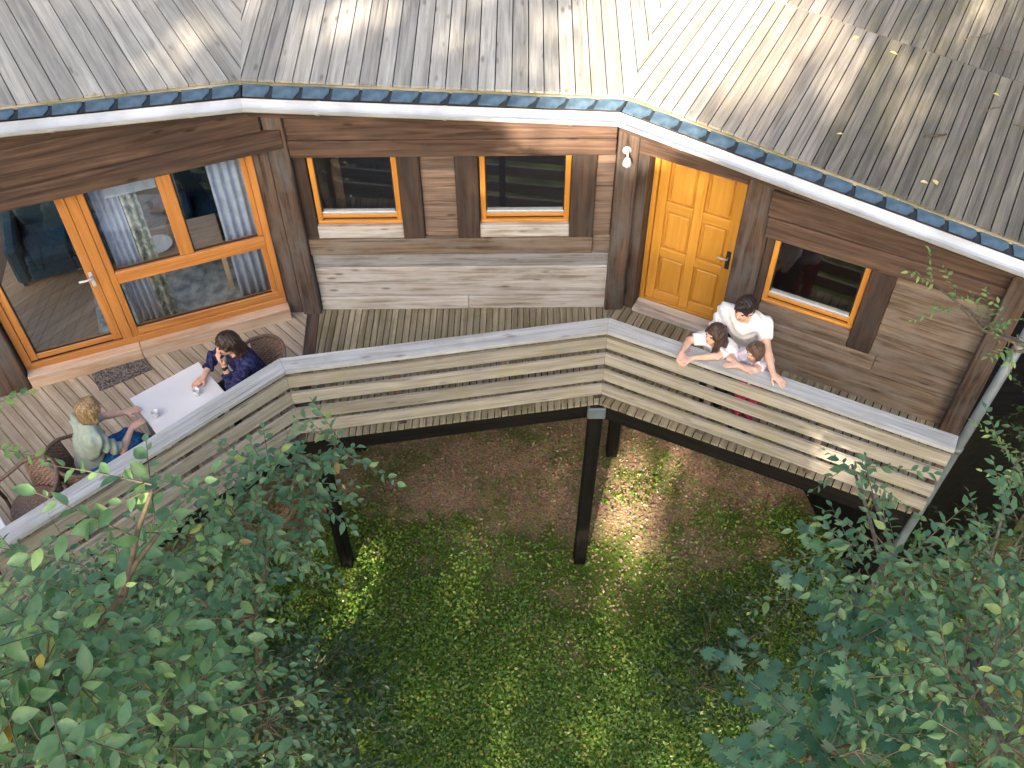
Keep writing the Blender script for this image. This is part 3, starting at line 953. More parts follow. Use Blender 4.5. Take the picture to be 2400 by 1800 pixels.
for s0 in (-1.70, -.85):
    for o0 in (-1.20, -.67):
        wbox('leg', iw, s0 - .03, s0 + .03, .02, .70, o0 - .03, o0 + .03, MT['sill'], ct, 'v', .003)
pr = [(0, .0), (.09, .0), (.165, .022), (.17, .028), (.16, .026), (.09, .008), (0, .008)]
obj('plate', lathe('plate', pr, MT['ceramic'], 28), None, Matrix.Translation(ip(-1.52, -.90, .741)), label='round white plate on the wooden table indoors', cat='plate')
obj('rug', boxme(1.9, 1.0, .012, MT['rug'], .004), None, axes(ip(-1.5, -.85, .0275), iw.e, Z.cross(iw.e), Z), label='pale blue patterned rug on the indoor floor', cat='rug')


def curtain(s0, s1, o, z0, z1, mat, label, waves):
    n = waves * 8
    vv, ff = [], []
    for i in range(n + 1):
        t = i / n
        for z in (z0, (z0 + z1) / 2, z1):
            vv.append(ip(s0 + (s1 - s0) * t, o + .028 * math.sin(t * waves * 2 * math.pi) * (1.1 if z == z0 else .9), z))
    for i in range(n):
        for j in range(2):
            ff.append((i * 3 + j, (i + 1) * 3 + j, (i + 1) * 3 + j + 1, i * 3 + j + 1))
    me = mk('curtain', vv, ff, mat, True)
    o_ = obj('curtain', me, None, None, label=label, cat='curtain')
    md = o_.modifiers.new('thickness', 'SOLIDIFY'); md.thickness = .006
    return o_


curtain(-1.96, -1.70, -.17, .14, 2.42, MT['curtain'], 'blue grey curtain gathered left beside the wide door mullion', 4)
curtain(-1.69, -1.52, -.17, .14, 2.42, MT['leafcurtain'], 'leaf print curtain strip beside the left blue curtain', 2)
curtain(-.78, -.42, -.16, .14, 2.42, MT['curtain'], 'blue grey curtain gathered at the right end of the patio window', 4)
obj('roller_blind', boxme(.52, .008, .36, MT['curtain'], 0), None, axes(ip(-1.56, -.12, 2.28), iw.e, iw.out, Z), label='pale blind hanging at the top of the left upper pane', cat='blind')

# wall lamp on the corner post
lm = thing('wall_lamp', (1.22, 8.70, 2.28), 'small white wall lamp on the corner post under the gutter', 'lamp')
lc = V(1.20, 8.70, 2.20)
obj('back_plate', tube_mesh('plate', [lc + V(0, .004, .12), lc + V(0, -.022, .12)], .045, MT['gutter'], 14), lm)
obj('arm', tube_mesh('arm', [lc + V(0, -.02, .12), lc + V(0, -.07, .16), lc + V(.0, -.10, .12), lc + V(0, -.10, .07)], .011, MT['gutter'], 8), lm)
obj('shade', lathe('shade', [(.012, .075), (.03, .06), (.055, -.01), (.05, -.01), (.02, .05)], MT['gutter'], 16), lm, Matrix.Translation(lc + V(0, -.10, .02)))
MT['bulb'] = plain('frosted_bulb', (.8, .8, .78), rough=.3, var=.02)
obj('bulb', lathe('bulb', [(0, .03), (.02, .02), (.028, -.02), (.018, -.045), (0, -.052)], MT['bulb'], 12), lm, Matrix.Translation(lc + V(0, -.10, .02)))

# ------------------------------------------------------------------ people (one implicit surface per body)


def smin(a, b, k):
    h = np.clip(.5 + .5 * (b - a) / k, 0, 1)
    return b * (1 - h) + a * h - k * h * (1 - h)


def nets(Fd, org, h):
    ins = Fd < 0
    nx, ny, nz = Fd.shape
    c = np.zeros((nx - 1, ny - 1, nz - 1), np.int8)
    for i in (0, 1):
        for j in (0, 1):
            for k in (0, 1):
                c += ins[i:nx - 1 + i, j:ny - 1 + j, k:nz - 1 + k]
    act = (c > 0) & (c < 8)
    idx = np.argwhere(act)
    ids = -np.ones(act.shape, np.int64)
    ids[act] = np.arange(len(idx))
    acc = np.zeros((len(idx), 3)); cnt = np.zeros(len(idx))
    cor = [(i, j, k) for i in (0, 1) for j in (0, 1) for k in (0, 1)]
    for a in cor:
        for ax in range(3):
            if a[ax]: continue
            b = list(a); b[ax] = 1
            fa = Fd[idx[:, 0] + a[0], idx[:, 1] + a[1], idx[:, 2] + a[2]]
            fb = Fd[idx[:, 0] + b[0], idx[:, 1] + b[1], idx[:, 2] + b[2]]
            mk_ = (fa < 0) != (fb < 0)
            t = np.where(mk_, fa / np.where(mk_, fa - fb, 1), 0)
            p = np.array(a, float)[None, :].repeat(len(idx), 0)
            p[:, ax] += t
            acc[mk_] += p[mk_]; cnt[mk_] += 1
    verts = (idx + acc / cnt[:, None]) * h + org
    quads = []
    for ax in range(3):
        o1, o2 = [(1, 2), (2, 0), (0, 1)][ax]
        s0 = [slice(None)] * 3; s1 = [slice(None)] * 3
        s0[ax] = slice(0, -1); s1[ax] = slice(1, None)
        ch = ins[tuple(s0)] != ins[tuple(s1)]
        e = np.argwhere(ch)
        e = e[(e[:, o1] > 0) & (e[:, o2] > 0) & (e[:, o1] < Fd.shape[o1] - 1) & (e[:, o2] < Fd.shape[o2] - 1)]
        first = ins[e[:, 0], e[:, 1], e[:, 2]]
        d1 = np.zeros(3, int); d1[o1] = 1
        d2 = np.zeros(3, int); d2[o2] = 1
        q = [ids[tuple((e - w).T)] for w in (d1 * 0, d1, d1 + d2, d2)]
        q = np.stack(q, 1)
        q[~first] = q[~first][:, ::-1]
        quads.append(q)
    q = np.concatenate(quads)
    q = q[(q >= 0).all(1)]
    return verts, q


def sdf_mesh(name, prims, h, mat, wob=None):
    """prims: dict(t='cap'|'ell', ..., k=blend, op='add'|'sub', cut=[(p,n)])"""
    lo = np.min([p['bb'][0] for p in prims if p['op'] == 'add'], 0) - 3 * h - .01
    hi = np.max([p['bb'][1] for p in prims if p['op'] == 'add'], 0) + 3 * h + .01
    n = np.ceil((hi - lo) / h).astype(int) + 1
    Fd = np.full(tuple(n), .5)
    for p in prims:
        pad = max(p['k'], 0) + 2.5 * h
        a = np.clip(np.floor((p['bb'][0] - pad - lo) / h).astype(int), 0, n - 1)
        b = np.clip(np.ceil((p['bb'][1] + pad - lo) / h).astype(int) + 1, 1, n)
        if (b <= a).any(): continue
        g = np.meshgrid(*[lo[i] + h * np.arange(a[i], b[i]) for i in range(3)], indexing='ij')
        X = np.stack(g, -1)
        if p['t'] == 'cap':
            A, B = p['a'], p['b']
            ab = B - A
            t = np.clip(((X - A) @ ab) / max(ab @ ab, 1e-9), 0, 1)
            d = np.linalg.norm(X - A - t[..., None] * ab, axis=-1) - (p['ra'] + (p['rb'] - p['ra']) * t)
        else:
            q = (X - p['c']) @ p['R']
            r = p['r']
            k0 = np.linalg.norm(q / r, axis=-1)
            k1 = np.linalg.norm(q / (r * r), axis=-1)
            d = k0 * (k0 - 1) / np.maximum(k1, 1e-6)
        if wob is not None and p['op'] == 'add': d = d + wob(X)
        for cp, cn in p.get('cut', ()):
            d = np.maximum(d, (X - cp) @ cn)
        sl = tuple(slice(a[i], b[i]) for i in range(3))
        if p['op'] == 'add': Fd[sl] = smin(Fd[sl], d, max(p['k'], 1e-4))
        else: Fd[sl] = np.maximum(Fd[sl], -d)
    v, q = nets(Fd, lo, h)
    me = bpy.data.meshes.new(name)
    me.from_pydata(v.tolist(), [], q.tolist())
    me.polygons.foreach_set('use_smooth', [True] * len(me.polygons))
    me.materials.append(mat)
    me.update()
    return me


def A3(v): return np.array(v, float)


def cap(a, b, ra, rb, k=.02, cut=(), op='add'):
    a, b = A3(a), A3(b)
    r = max(ra, rb)
    return dict(t='cap', a=a, b=b, ra=ra, rb=rb, k=k, op=op, cut=cut, bb=(np.minimum(a, b) - r, np.maximum(a, b) + r))


def ell(c, r, Rm, k=.03, cut=(), op='add'):
    c = A3(c); r = A3(r); m = r.max()
    return dict(t='ell', c=c, r=r, R=Rm, k=k, op=op, cut=cut, bb=(c - m, c + m))


def infl(p, d, cut=None, k=None):
    q = dict(p)
    if q['t'] == 'cap': q['ra'] += d; q['rb'] += d
    else: q['r'] = q['r'] + d
    q['bb'] = (p['bb'][0] - d, p['bb'][1] + d)
    if cut is not None: q['cut'] = cut
    if k is not None: q['k'] = k
    return q


def fr3(f, l, u):
    return np.stack([A3(l), A3(f), A3(u)], 1)


def unit(v):
    v = A3(v); return v / np.linalg.norm(v)


def hand(prims, w, d, n, side, s=1.0, curl=.5):
    """palm from wrist w along d, palm normal n (towards the palm), side=+1/-1 gives the thumb side"""
    d = unit(d); n = unit(A3(n) - d * (A3(n) @ d)); t = np.cross(d, n) * side
    w = A3(w)
    prims.append(ell(w + d * .045 * s, (.040 * s, .050 * s, .016 * s), np.stack([t, d, n], 1), .02))
    for i, (o, ln) in enumerate(((.030, .070), (.010, .078), (-.010, .072), (-.029, .056))):
        b = w + d * (.085 * s) + t * (o * s)
        m_ = b + (d * .5 + n * curl * .35 + t * o * 1.2) / 1 * ln * s
        e = m_ + (d * (.5 - curl * .35) + n * curl * .6) * ln * s
        prims.append(cap(b - d * .02 * s, m_, .0095 * s, .0088 * s, .006))
        prims.append(cap(m_, e, .0088 * s, .0074 * s, .004))
    b = w + d * .025 * s + t * .032 * s
    m_ = b + (d * .55 + t * .6 + n * .25) * .045 * s
    e = m_ + (d * .8 + t * .15 + n * .35) * .036 * s
    prims.append(cap(b, m_, .0125 * s, .011 * s, .01))
    prims.append(cap(m_, e, .011 * s, .009 * s, .005))


SKIN = plain('skin', (.62, .36, .26), rough=.5, var=.06, sc=18, spec=.35)
SKINP = plain('fair_skin', (.70, .44, .33), rough=.5, var=.06, sc=18, spec=.35)


def hairmat(name, a, b):
    m, nt, out = newmat(name)
    ge = nd(nt, 'ShaderNodeNewGeometry')
    mp = nd(nt, 'ShaderNodeMapping', {0: ge.outputs['Position'], 3: (95, 95, 14)})
    n1 = nd(nt, 'ShaderNodeTexNoise', {'Vector': mp.outputs[0], 'Scale': 1.0, 'Detail': 3.0, 'Distortion': 0.7})
    c = ramp(nt, n1.outputs[0], [(0.34, a), (0.66, b)])
    bs = nd(nt, 'ShaderNodeBump', {'Height': n1.outputs[0], 'Strength': 0.7, 'Distance': 0.01})
    p = nd(nt, 'ShaderNodeBsdfPrincipled', {'Base Color': c, 'Roughness': 0.38, 'Normal': bs.outputs[0], 'Specular IOR Level': 0.5})
    nt.links.new(p.outputs[0], out.inputs[0])
    return m


def fabric(name, col, var=.1, sc=25, col2=None):
    return plain(name, col, rough=.85, var=var, sc=sc, spec=.15, bump=.25, col2=col2, coord='Object')


EYE = plain('dark_eye', (.03, .022, .02), rough=.2)
LIP = plain('lip', (.45, .16, .14), rough=.4)


def sph(c, r, mat):
    bm = bmesh.new()
    bmesh.ops.create_uvsphere(bm, u_segments=10, v_segments=8, radius=r)
    me = bpy.data.meshes.new('ball'); bm.to_mesh(me); bm.free()
    me.materials.append(mat)
    me.polygons.foreach_set('use_smooth', [True] * len(me.polygons))
    return me


def person(base, label, J, F, hs, skin, shirt, pants, hair_m, hair_fn, sleeves=.55, group=None, hf=None, hu=None, thick=1.0, handspec=None, hem=None, shoes=None, h=.0085, neck_cut=.075):
    """J: joints in world space. hs: scale of limb thickness/head."""
    F = unit(F); U = np.array([0, 0, 1.]); L = np.cross(U, F)
    J = {k: A3(v) for k, v in J.items()}
    hf = unit(hf if hf is not None else F)
    hu = unit(hu if hu is not None else U)
    hl = unit(np.cross(hu, hf)); hu = np.cross(hf, hl)
    spine = unit(J['neck'] - J['pelvis'])
    sl = unit(J['shL'] - J['shR'])
    tf = unit(np.cross(sl, spine))
    RT = np.stack([sl, tf, np.cross(sl, tf)], 1)
    s = hs * thick
    P = []
    pel, nk = J['pelvis'], J['neck']
    chest = pel + (nk - pel) * .64 + tf * .01
    waist = pel + (nk - pel) * .33
    torso = [ell(pel, (.155 * s, .115 * s, .12 * hs), RT, .06), ell(waist, (.128 * s, .098 * s, .15 * hs), RT, .07), ell(chest, (.152 * s, .108 * s, .17 * hs), RT, .07),
             cap(J['shL'], J['shR'], .055 * s, .055 * s, .05)]
    for sd in ('L', 'R'):
        torso.append(cap(J['sh' + sd], nk, .05 * s, .045 * s, .05))
    P += torso
    P.append(cap(nk - spine * .03, J['head'] - hu * .06 * hs, .054 * hs, .05 * hs, .03))
    armsU, legs = [], []
    for sd in ('L', 'R'):
        a, b, c = J['sh' + sd], J['el' + sd], J['wr' + sd]
        P.append(cap(a, b, .050 * s, .039 * s, .03))
        P.append(cap(b, b + (c - b) * .35, .038 * s, .036 * s, .015))
        P.append(cap(b + (c - b) * .35, c, .036 * s, .025 * hs, .01))
        a, b, c = J['hip' + sd], J['kn' + sd], J['an' + sd]
        legs += [cap(a, b, .085 * s, .058 * s, .04), cap(b, b + (c - b) * .35, .056 * s, .056 * s, .02), cap(b + (c - b) * .35, c, .056 * s, .038 * s, .02)]
        P.append(cap(c - U * .03, J['toe' + sd], .036 * hs, .028 * hs, .03))
    P += legs
    c = J['head']
    RH = np.stack([hl, hf, hu], 1)
    H = hs
    P += [ell(c + hu * .02 * H - hf * .012 * H, A3((.074, .092, .096)) * H, RH, .03), ell(c - hu * .035 * H + hf * .025 * H, A3((.058, .066, .085)) * H, RH, .03),
          ell(c - hu * .095 * H + hf * .055 * H, A3((.030, .027, .022)) * H, RH, .02),
          cap(c + hu * .006 * H + hf * .086 * H, c - hu * .030 * H + hf * .102 * H, .009 * H, .013 * H, .010),
          cap(c + hu * .03 * H + hf * .080 * H + hl * .032 * H, c + hu * .03 * H + hf * .080 * H - hl * .032 * H, .011 * H, .011 * H, .02)]
    for e in (1, -1):
        P.append(ell(c + hl * e * .074 * H - hu * .008 * H - hf * .01 * H, A3((.012, .022, .032)) * H, RH, .008))
        P.append(ell(c + hl * e * .032 * H + hu * .010 * H + hf * .094 * H, A3((.017, .012, .010)) * H, RH, .0, op='sub'))
    if handspec:
        for sd, (d, n, cu) in handspec.items():
            hand(P, J['wr' + sd], d, n, 1 if sd == 'R' else -1, hs, cu)
    root = thing('person', (base[0], base[1], base[2]), label, 'person', group)
    body = obj('body', sdf_mesh('body', P, h, skin), root)
    for e in (1, -1):
        obj('eye', sph(None, .0125 * H, EYE), root, Matrix.Translation(V(*(c + hl * e * .032 * H + hu * .010 * H + hf * .0795 * H))))
    lipv, lipf = [], []
    lp = [V(*(c - hu * .058 * H + hf * (.088 - abs(t) * .25) * H + hl * t * H)) for t in (-.024, -.012, 0, .012, .024)]
    tube_into(lipv, lipf, lp, [.003 * H, .0065 * H, .007 * H, .0065 * H, .003 * H], 6)
    obj('mouth', mk('mouth', lipv, lipf, LIP, True), root)
    # shirt
    fold = lambda X: .009 * np.sin(X[..., 2] * 38 + 7 * np.sin(X[..., 0] * 9) + 5 * np.sin(X[..., 1] * 11)) + .004 * np.sin(X[..., 0] * 55 + X[..., 2] * 23)
    S = []
    hemp = (pel - spine * (.10 if hem is None else hem) * hs, -spine)
    for p in torso: S.append(infl(p, .016 * hs, cut=[hemp]))
    for sd in ('L', 'R'):
        a, b, c2 = J['sh' + sd], J['el' + sd], J['wr' + sd]
        if sleeves <= 1:
            e = a + (b - a) * sleeves
            S.append(cap(a, a + (b - a) * 1.0, .068 * s, .060 * s, .03, cut=[(e, unit(b - a))]))
        else:
            S.append(cap(a, b, .066 * s, .056 * s, .03))
            e = b + (c2 - b) * (sleeves - 1)
            S.append(cap(b, c2, .055 * s, .048 * s, .02, cut=[(e, unit(c2 - b))]))
    S.append(ell(nk + spine * .045 * hs + tf * .03 * hs, A3((neck_cut, .085, .075)) * hs, RT, 0, op='sub'))
    obj('shirt', sdf_mesh('shirt', S, h * 1.1, shirt, fold), root)
    Q = []
    for p in legs: Q.append(infl(p, .014 * hs))
    for q, sd in ((Q[2], 'L'), (Q[5], 'R')):
        q['cut'] = [(J['an' + sd] + U * .02, unit(J['an' + sd] - J['kn' + sd]))]
    Q.append(infl(torso[0], .012 * hs, cut=[(pel + spine * .07 * hs, spine)]))
    obj('trousers', sdf_mesh('trousers', Q, h * 1.2, pants, lambda X: .5 * fold(X)), root)
    sh = shoes or MT['rubber']
    for sd in ('L', 'R'):
        a, t = J['an' + sd], J['toe' + sd]
        pr_ = [cap(a - U * .035 * hs, t, .046 * hs, .037 * hs, .02, cut=[(a - U * .0, U)])]
        obj('shoe', sdf_mesh('shoe', pr_, h * 1.2, sh), root)
    hp = hair_fn(c, hf, hl, hu, H, RH)
    st = lambda X: .0045 * np.sin(X[..., 0] * 150 + X[..., 2] * 9) * np.sin(X[..., 1] * 140 + X[..., 2] * 7)
    obj('hair', sdf_mesh('hair', hp, h * .9, hair_m, st), root)
    return root


def face_open(c, hf, hl, hu, H, RH, top=.035, w=.062):
    return [ell(c + hf * .095 * H - hu * (.10 - top) * H, A3((w, .075, .10)) * H, RH, 0, op='sub')]


def hair_short(c, hf, hl, hu, H, RH):
    P = [ell(c + hu * .030 * H - hf * .014 * H, A3((.091, .108, .106)) * H, RH, .02), ell(c - hf * .05 * H - hu * .03 * H, A3((.084, .070, .09)) * H, RH, .03),
         cap(c + hu * .095 * H + hf * .06 * H + hl * .02 * H, c + hu * .06 * H + hf * .092 * H - hl * .035 * H, .026 * H, .02 * H, .03)]
    return P + face_open(c, hf, hl, hu, H, RH, .045, .060) + [ell(c + hl * e * .085 * H - hu * .03 * H + hf * .02 * H, A3((.03, .035, .05)) * H, RH, 0, op='sub') for e in (1, -1)]


def hair_bob(c, hf, hl, hu, H, RH):
    P = [ell(c + hu * .028 * H - hf * .014 * H, A3((.092, .108, .103)) * H, RH, .02), ell(c - hf * .045 * H - hu * .06 * H, A3((.085, .075, .09)) * H, RH, .04)]
    for e in (1, -1):
        P.append(cap(c + hl * e * .07 * H + hu * .02 * H, c + hl * e * .075 * H - hu * .085 * H + hf * .01 * H, .035 * H, .028 * H, .03))
        P.append(cap(c + hu * .11 * H + hf * .03 * H, c + hl * e * .072 * H + hu * .02 * H + hf * .055 * H, .026 * H, .022 * H, .03))
    return P + face_open(c, hf, hl, hu, H, RH, .035, .056)


def hair_long(c, hf, hl, hu, H, RH, ln=.34, side=0.0):
    P = [ell(c + hu * .030 * H - hf * .014 * H, A3((.088, .107, .100)) * H, RH, .02)]
    dn = np.array([0, 0, -1.])
    for e in (1, -1, .5, -.5, 0):
        a = c + hl * e * .064 * H - hf * (.045 + .035 * (1 - abs(e))) * H + hu * .02 * H
        b = c + hl * e * .092 * H - hf * (.085 + .05 * (1 - abs(e))) * H + dn * (.15 * H)
        d = b + dn * (ln - .15) * H + hf * (.03 if abs(e) == 1 else -.01) * H + hl * (e * .012 + side) * H
        P.append(cap(a, b, .046 * H, .046 * H, .04))
        P.append(cap(b, d, .044 * H, .022 * H, .03))
    for e in (1, -1):
        P.append(cap(c + hu * .11 * H + hf * .02 * H, c + hl * e * .078 * H + hu * .0 * H + hf * .035 * H, .025 * H, .022 * H, .03))
    return P + face_open(c, hf, hl, hu, H, RH, .030, .054)


def rel(o, f, z0=0.0):
    f = unit(f); l = np.cross([0, 0, 1.], f)
    o = A3(o)
    return lambda a, b, z: o + f * a + l * b + np.array([0, 0, z])


tdn = A3(TD)
# woman in navy, chin on her hand
q = rel((-2.70, 7.22, 0), -tdn)
Jw = dict(pelvis=q(0, 0, .56), neck=q(.15, .0, 1.035), head=q(.225, .01, 1.205), shL=q(.13, .175, .985), shR=q(.14, -.175, .985), elL=q(.36, .19, .775), wrL=q(.325, .05, 1.005), elR=q(.30, -.27, .835), wrR=q(.505, -.135, .775),
          hipL=q(.03, .09, .53), hipR=q(.03, -.09, .53), knL=q(.44, .11, .52), knR=q(.43, -.10, .52), anL=q(.40, .10, .10), anR=q(.46, -.09, .10), toeL=q(.55, .11, .035), toeR=q(.61, -.10, .035))
NAVY = fabric('navy_blouse', (.012, .018, .075), .35, 30, (.05, .05, .14))
person((-2.70, 7.22, 0), 'seated woman with long dark hair in a navy blouse resting her chin on her hand', Jw, -tdn, 1.07, SKIN, NAVY, fabric('dark_trousers', (.02, .02, .03)), hairmat('dark_brown_hair', (.008, .005, .004), (.045, .022, .016)),
       lambda *a: hair_long(*a, ln=.44, side=.02), sleeves=1.62, hf=A3(-TD) * 1.0 + A3((-.25, -.10, -.12)), handspec={'L': (A3((-.35, -.15, .9)), -tdn * -1.0, .75), 'R': (A3((-.6, -.75, -.06)), (0, 0, -1), .35)})
# watch on her raised wrist
wt = thing('wrist_watch', tuple(Jw['wrL']), 'black watch on the raised wrist of the woman in navy', 'watch')
wa = Jw['wrL'] + (Jw['elL'] - Jw['wrL']) * .12
wb = Jw['wrL'] + (Jw['elL'] - Jw['wrL']) * .22
obj('strap', tube_mesh('strap', [V(*wa), V(*wb)], .031, MT['rubber'], 14), wt)
obj('dial', tube_mesh('dial', [V(*((wa + wb) / 2)) + V(0, -.028, .010), V(*((wa + wb) / 2)) + V(0, -.036, .013)], .019, MT['rubber'], 14), wt)

# blonde woman in a sage top
q = rel((-4.17, 6.09, 0), tdn)
Jb = dict(pelvis=q(0, 0, .56), neck=q(.13, .01, 1.02), head=q(.205, .025, 1.185), shL=q(.10, .18, .965), shR=q(.115, -.175, .965), elL=q(.30, .25, .79), wrL=q(.50, .15, .785), elR=q(.28, -.25, .755), wrR=q(.47, -.08, .785),
          hipL=q(.03, .09, .53), hipR=q(.03, -.09, .53), knL=q(.44, .12, .50), knR=q(.44, -.06, .615), anL=q(.42, .10, .10), anR=q(.62, .06, .30), toeL=q(.57, .11, .035), toeR=q(.74, .05, .23))
person((-4.17, 6.09, 0), 'seated woman with blonde bobbed hair in a sage green top and blue jeans', Jb, tdn, 1.07, SKINP, fabric('sage_top', (.30, .36, .31), .1), fabric('blue_jeans', (.03, .13, .34), .35, 40), hairmat('blonde_hair', (.11, .065, .028), (.42, .29, .15)),
       hair_bob, sleeves=.85, hf=tdn + A3((.15, .05, -.08)), handspec={'L': (A3((.8, .4, -.03)), (0, 0, -1), .3), 'R': (A3((.6, .75, -.02)), (0, 0, -1), .45)})

# man in a white t-shirt leaning on the handrail
RF = A3((-.438, -.899, 0))
q = rel((2.42, 7.33, 0), RF)
Jm = dict(pelvis=q(-.04, 0, .93), neck=q(.15, -.03, 1.405), head=q(.235, -.035, 1.565), shL=q(.13, .17, 1.335), shR=q(.11, -.225, 1.335), elL=q(.31, .27, 1.185 + .05), wrL=q(.58, .43, 1.175), elR=q(.26, -.30, 1.10), wrR=q(.42, -.18, 1.00),
          hipL=q(-.03, .095, .90), hipR=q(-.03, -.095, .90), knL=q(.03, .12, .49), knR=q(.02, -.13, .49), anL=q(-.04, .13, .09), anR=q(-.05, -.14, .09), toeL=q(.13, .16, .03), toeR=q(.12, -.18, .03))
person((2.42, 7.33, 0), 'man with short dark hair in a white t-shirt leaning over the children at the handrail', Jm, RF, 1.09, SKINP, fabric('white_tshirt', (.78, .78, .79), .05), fabric('dark_jeans', (.03, .035, .06), .3, 40), hairmat('dark_hair', (.008, .006, .006), (.035, .024, .024)),
       hair_short, sleeves=.72, hf=RF + A3((-.35, 0, -.12)), hu=RF * .2 + A3((0, 0, 1)), thick=1.08, handspec={'L': (A3((.55, -.75, -.12)), (0, 0, -1), .15), 'R': (A3((-.1, -.6, -.7)), (.8, -.4, 0), .4)})

# girl with long brown hair, forearms over the rail
q = rel((2.11, 7.13, 0), RF)
Jg = dict(pelvis=q(-.10, .05, .80), neck=q(.11, .0, 1.215), head=q(.165, -.035, 1.355), shL=q(.105, .14, 1.175), shR=q(.09, -.14, 1.175), elL=q(.27, .05, 1.175), wrL=q(.40, -.17, 1.17), elR=q(.17, -.27, 1.165), wrR=q(.37, -.28, 1.17),
          hipL=q(-.10, .12, .76), hipR=q(-.10, -.02, .76), knL=q(-.03, .11, .38), knR=q(-.03, -.05, .38), anL=q(-.07, .11, .08), anR=q(-.08, -.05, .08), toeL=q(.06, .12, .03), toeR=q(.05, -.07, .03))
person((2.08, 7.16, 0), 'girl with long brown hair in a white top resting her forearms on the handrail', Jg, RF, .94, SKINP, fabric('white_top', (.74, .75, .77), .08), fabric('black_leggings', (.015, .015, .02)), hairmat('brown_hair', (.018, .010, .008), (.085, .042, .03)),
       lambda *a: hair_long(*a, ln=.36) + [cap(a[0] + a[2] * .07, a[0] + a[2] * .085 + a[1] * .03 + A3((0, 0, -.14)), .036, .032, .03), cap(a[0] + a[2] * .085 + a[1] * .03 + A3((0, 0, -.14)), a[0] + a[2] * .06 + a[1] * .06 + A3((0, 0, -.26)), .030, .016, .02)], sleeves=.75, hf=RF + A3((-.75, .15, .12)), hu=A3((.10, .06, 1)), handspec={'L': (A3((-.75, -.55, .02)), (0, 0, -1), .35), 'R': (A3((-.25, -.9, .02)), (0, 0, -1), .35)}, h=.0075)

# small child in lilac, arms folded on the rail
q = rel((2.45, 6.93, 0), RF)
Jk = dict(pelvis=q(-.05, .02, .78), neck=q(.05, .0, 1.135), head=q(.095, -.01, 1.26), shL=q(.04, .125, 1.10), shR=q(.04, -.125, 1.10), elL=q(.25, .05, 1.165), wrL=q(.28, -.13, 1.175), elR=q(.21, -.22, 1.16), wrR=q(.29, -.07, 1.185),
          hipL=q(-.05, .08, .73), hipR=q(-.05, -.05, .73), knL=q(.0, .08, .37), knR=q(.0, -.06, .37), anL=q(-.03, .08, .075), anR=q(-.03, -.06, .075), toeL=q(.08, .09, .025), toeR=q(.08, -.07, .025))
person((2.47, 6.98, 0), 'small child with short brown hair in a lilac t-shirt, arms folded on the handrail', Jk, RF, .83, SKINP, fabric('lilac_tshirt', (.55, .50, .66), .12, 30, (.75, .72, .80)), fabric('magenta_leggings', (.35, .03, .10), .3, 20), hairmat('light_brown_hair', (.045, .024, .015), (.15, .085, .055)),
       lambda c, hf, hl, hu, H, RH: hair_bob(c, hf, hl, hu, H, RH), sleeves=.7, hf=RF + A3((-.75, .1, -.18)), hu=RF * .10 + A3((0, 0, 1)), handspec={'L': (A3((-.95, .1, .0)), (0, 0, -1), .3), 'R': (A3((.75, -.45, .05)), (0, 0, -1), .3)}, h=.0075)

# ------------------------------------------------------------------ vegetation helpers
CAMN = np.array(CAM)
CR, CU, CF = np.array(_r), np.array(_u), np.array(_f)


def inview(P, marg=0.03):
    q = P - CAMN
    k = q @ CF
    x = (q @ CR) / np.maximum(k, 1e-3)
    y = (q @ CU) / np.maximum(k, 1e-3)
    return (k > .3) & (np.abs(x) < .5 + marg) & (np.abs(y) < .375 + marg), np.linalg.norm(q, axis=1)


def fastmesh(name, verts, faces_per, nf_idx, mat):
    """verts (N,n,3); nf_idx list of face index tuples for one template"""
    N, n, _ = verts.shape
    me = bpy.data.meshes.new(name)
    me.vertices.add(N * n)
    me.vertices.foreach_set('co', verts.reshape(-1).astype(np.float32))
    tot = sum(len(f) for f in nf_idx)
    base = (np.arange(N) * n)[:, None]
    loops = (base + np.concatenate([np.array(f) for f in nf_idx])[None, :]).reshape(-1)
    me.loops.add(N * tot)
    me.loops.foreach_set('vertex_index', loops.astype(np.int32))
    sizes = np.tile(np.array([len(f) for f in nf_idx]), N)
    starts = np.concatenate([[0], np.cumsum(sizes)[:-1]])
    me.polygons.add(len(sizes))
    me.polygons.foreach_set('loop_start', starts.astype(np.int32))
    me.polygons.foreach_set('loop_total', sizes.astype(np.int32))
    me.polygons.foreach_set('use_smooth', np.ones(len(sizes), bool))
    me.materials.append(mat)
    me.update(calc_edges=True)
    me.validate()
    return me


def leaf_tmpl(w=.28, fold=.10, droop=.12, tip=1.0):
    """ovate leaf along +x, length 1"""
    xs_ = [0.0, .18, .42, .68, .88, 1.0]
    ws = [0.0, .62 * w, w, .80 * w, .36 * w, 0.0]
    v = []
    mid = []
    for x in xs_:
        v.append((x, 0, -droop * x * x))
    for sgn in (1, -1):
        for x, ww in zip(xs_[1:-1], ws[1:-1]):
            v.append((x - .02, sgn * ww, fold * ww / w - droop * x * x))
    f = []
    for sgn, b in ((1, 6), (-1, 10)):
        L_ = [0] + [b + i for i in range(4)] + [5]
        for i in range(5):
            q_ = [i, i + 1, L_[i + 1], L_[i]]
            if i == 0: q_ = [0, 1, L_[1]]
            elif i == 4: q_ = [4, 5, L_[4]]
            f.append(tuple(q_ if sgn > 0 else q_[::-1]))
    return np.array(v, float), f


def maple_tmpl():
    pts = [(0, .04), (.05, .22), (-.10, .34), (.10, .36), (.16, .56), (.30, .36), (.42, .52), (.46, .36), (.62, .48), (.56, .26), (.78, .24), (.70, .14), (1.0, 0)]
    ring = pts + [(x, -y) for x, y in reversed(pts[:-1])]
    v = [(.30, 0, .0)] + [(x, y, -.10 * (abs(y) ** 1.5) - .10 * x * x + .05 * abs(y)) for x, y in ring]
    n = len(ring)
    f = [(0, 1 + (i + 1) % n, 1 + i) for i in range(n)]
    return np.array(v, float), f


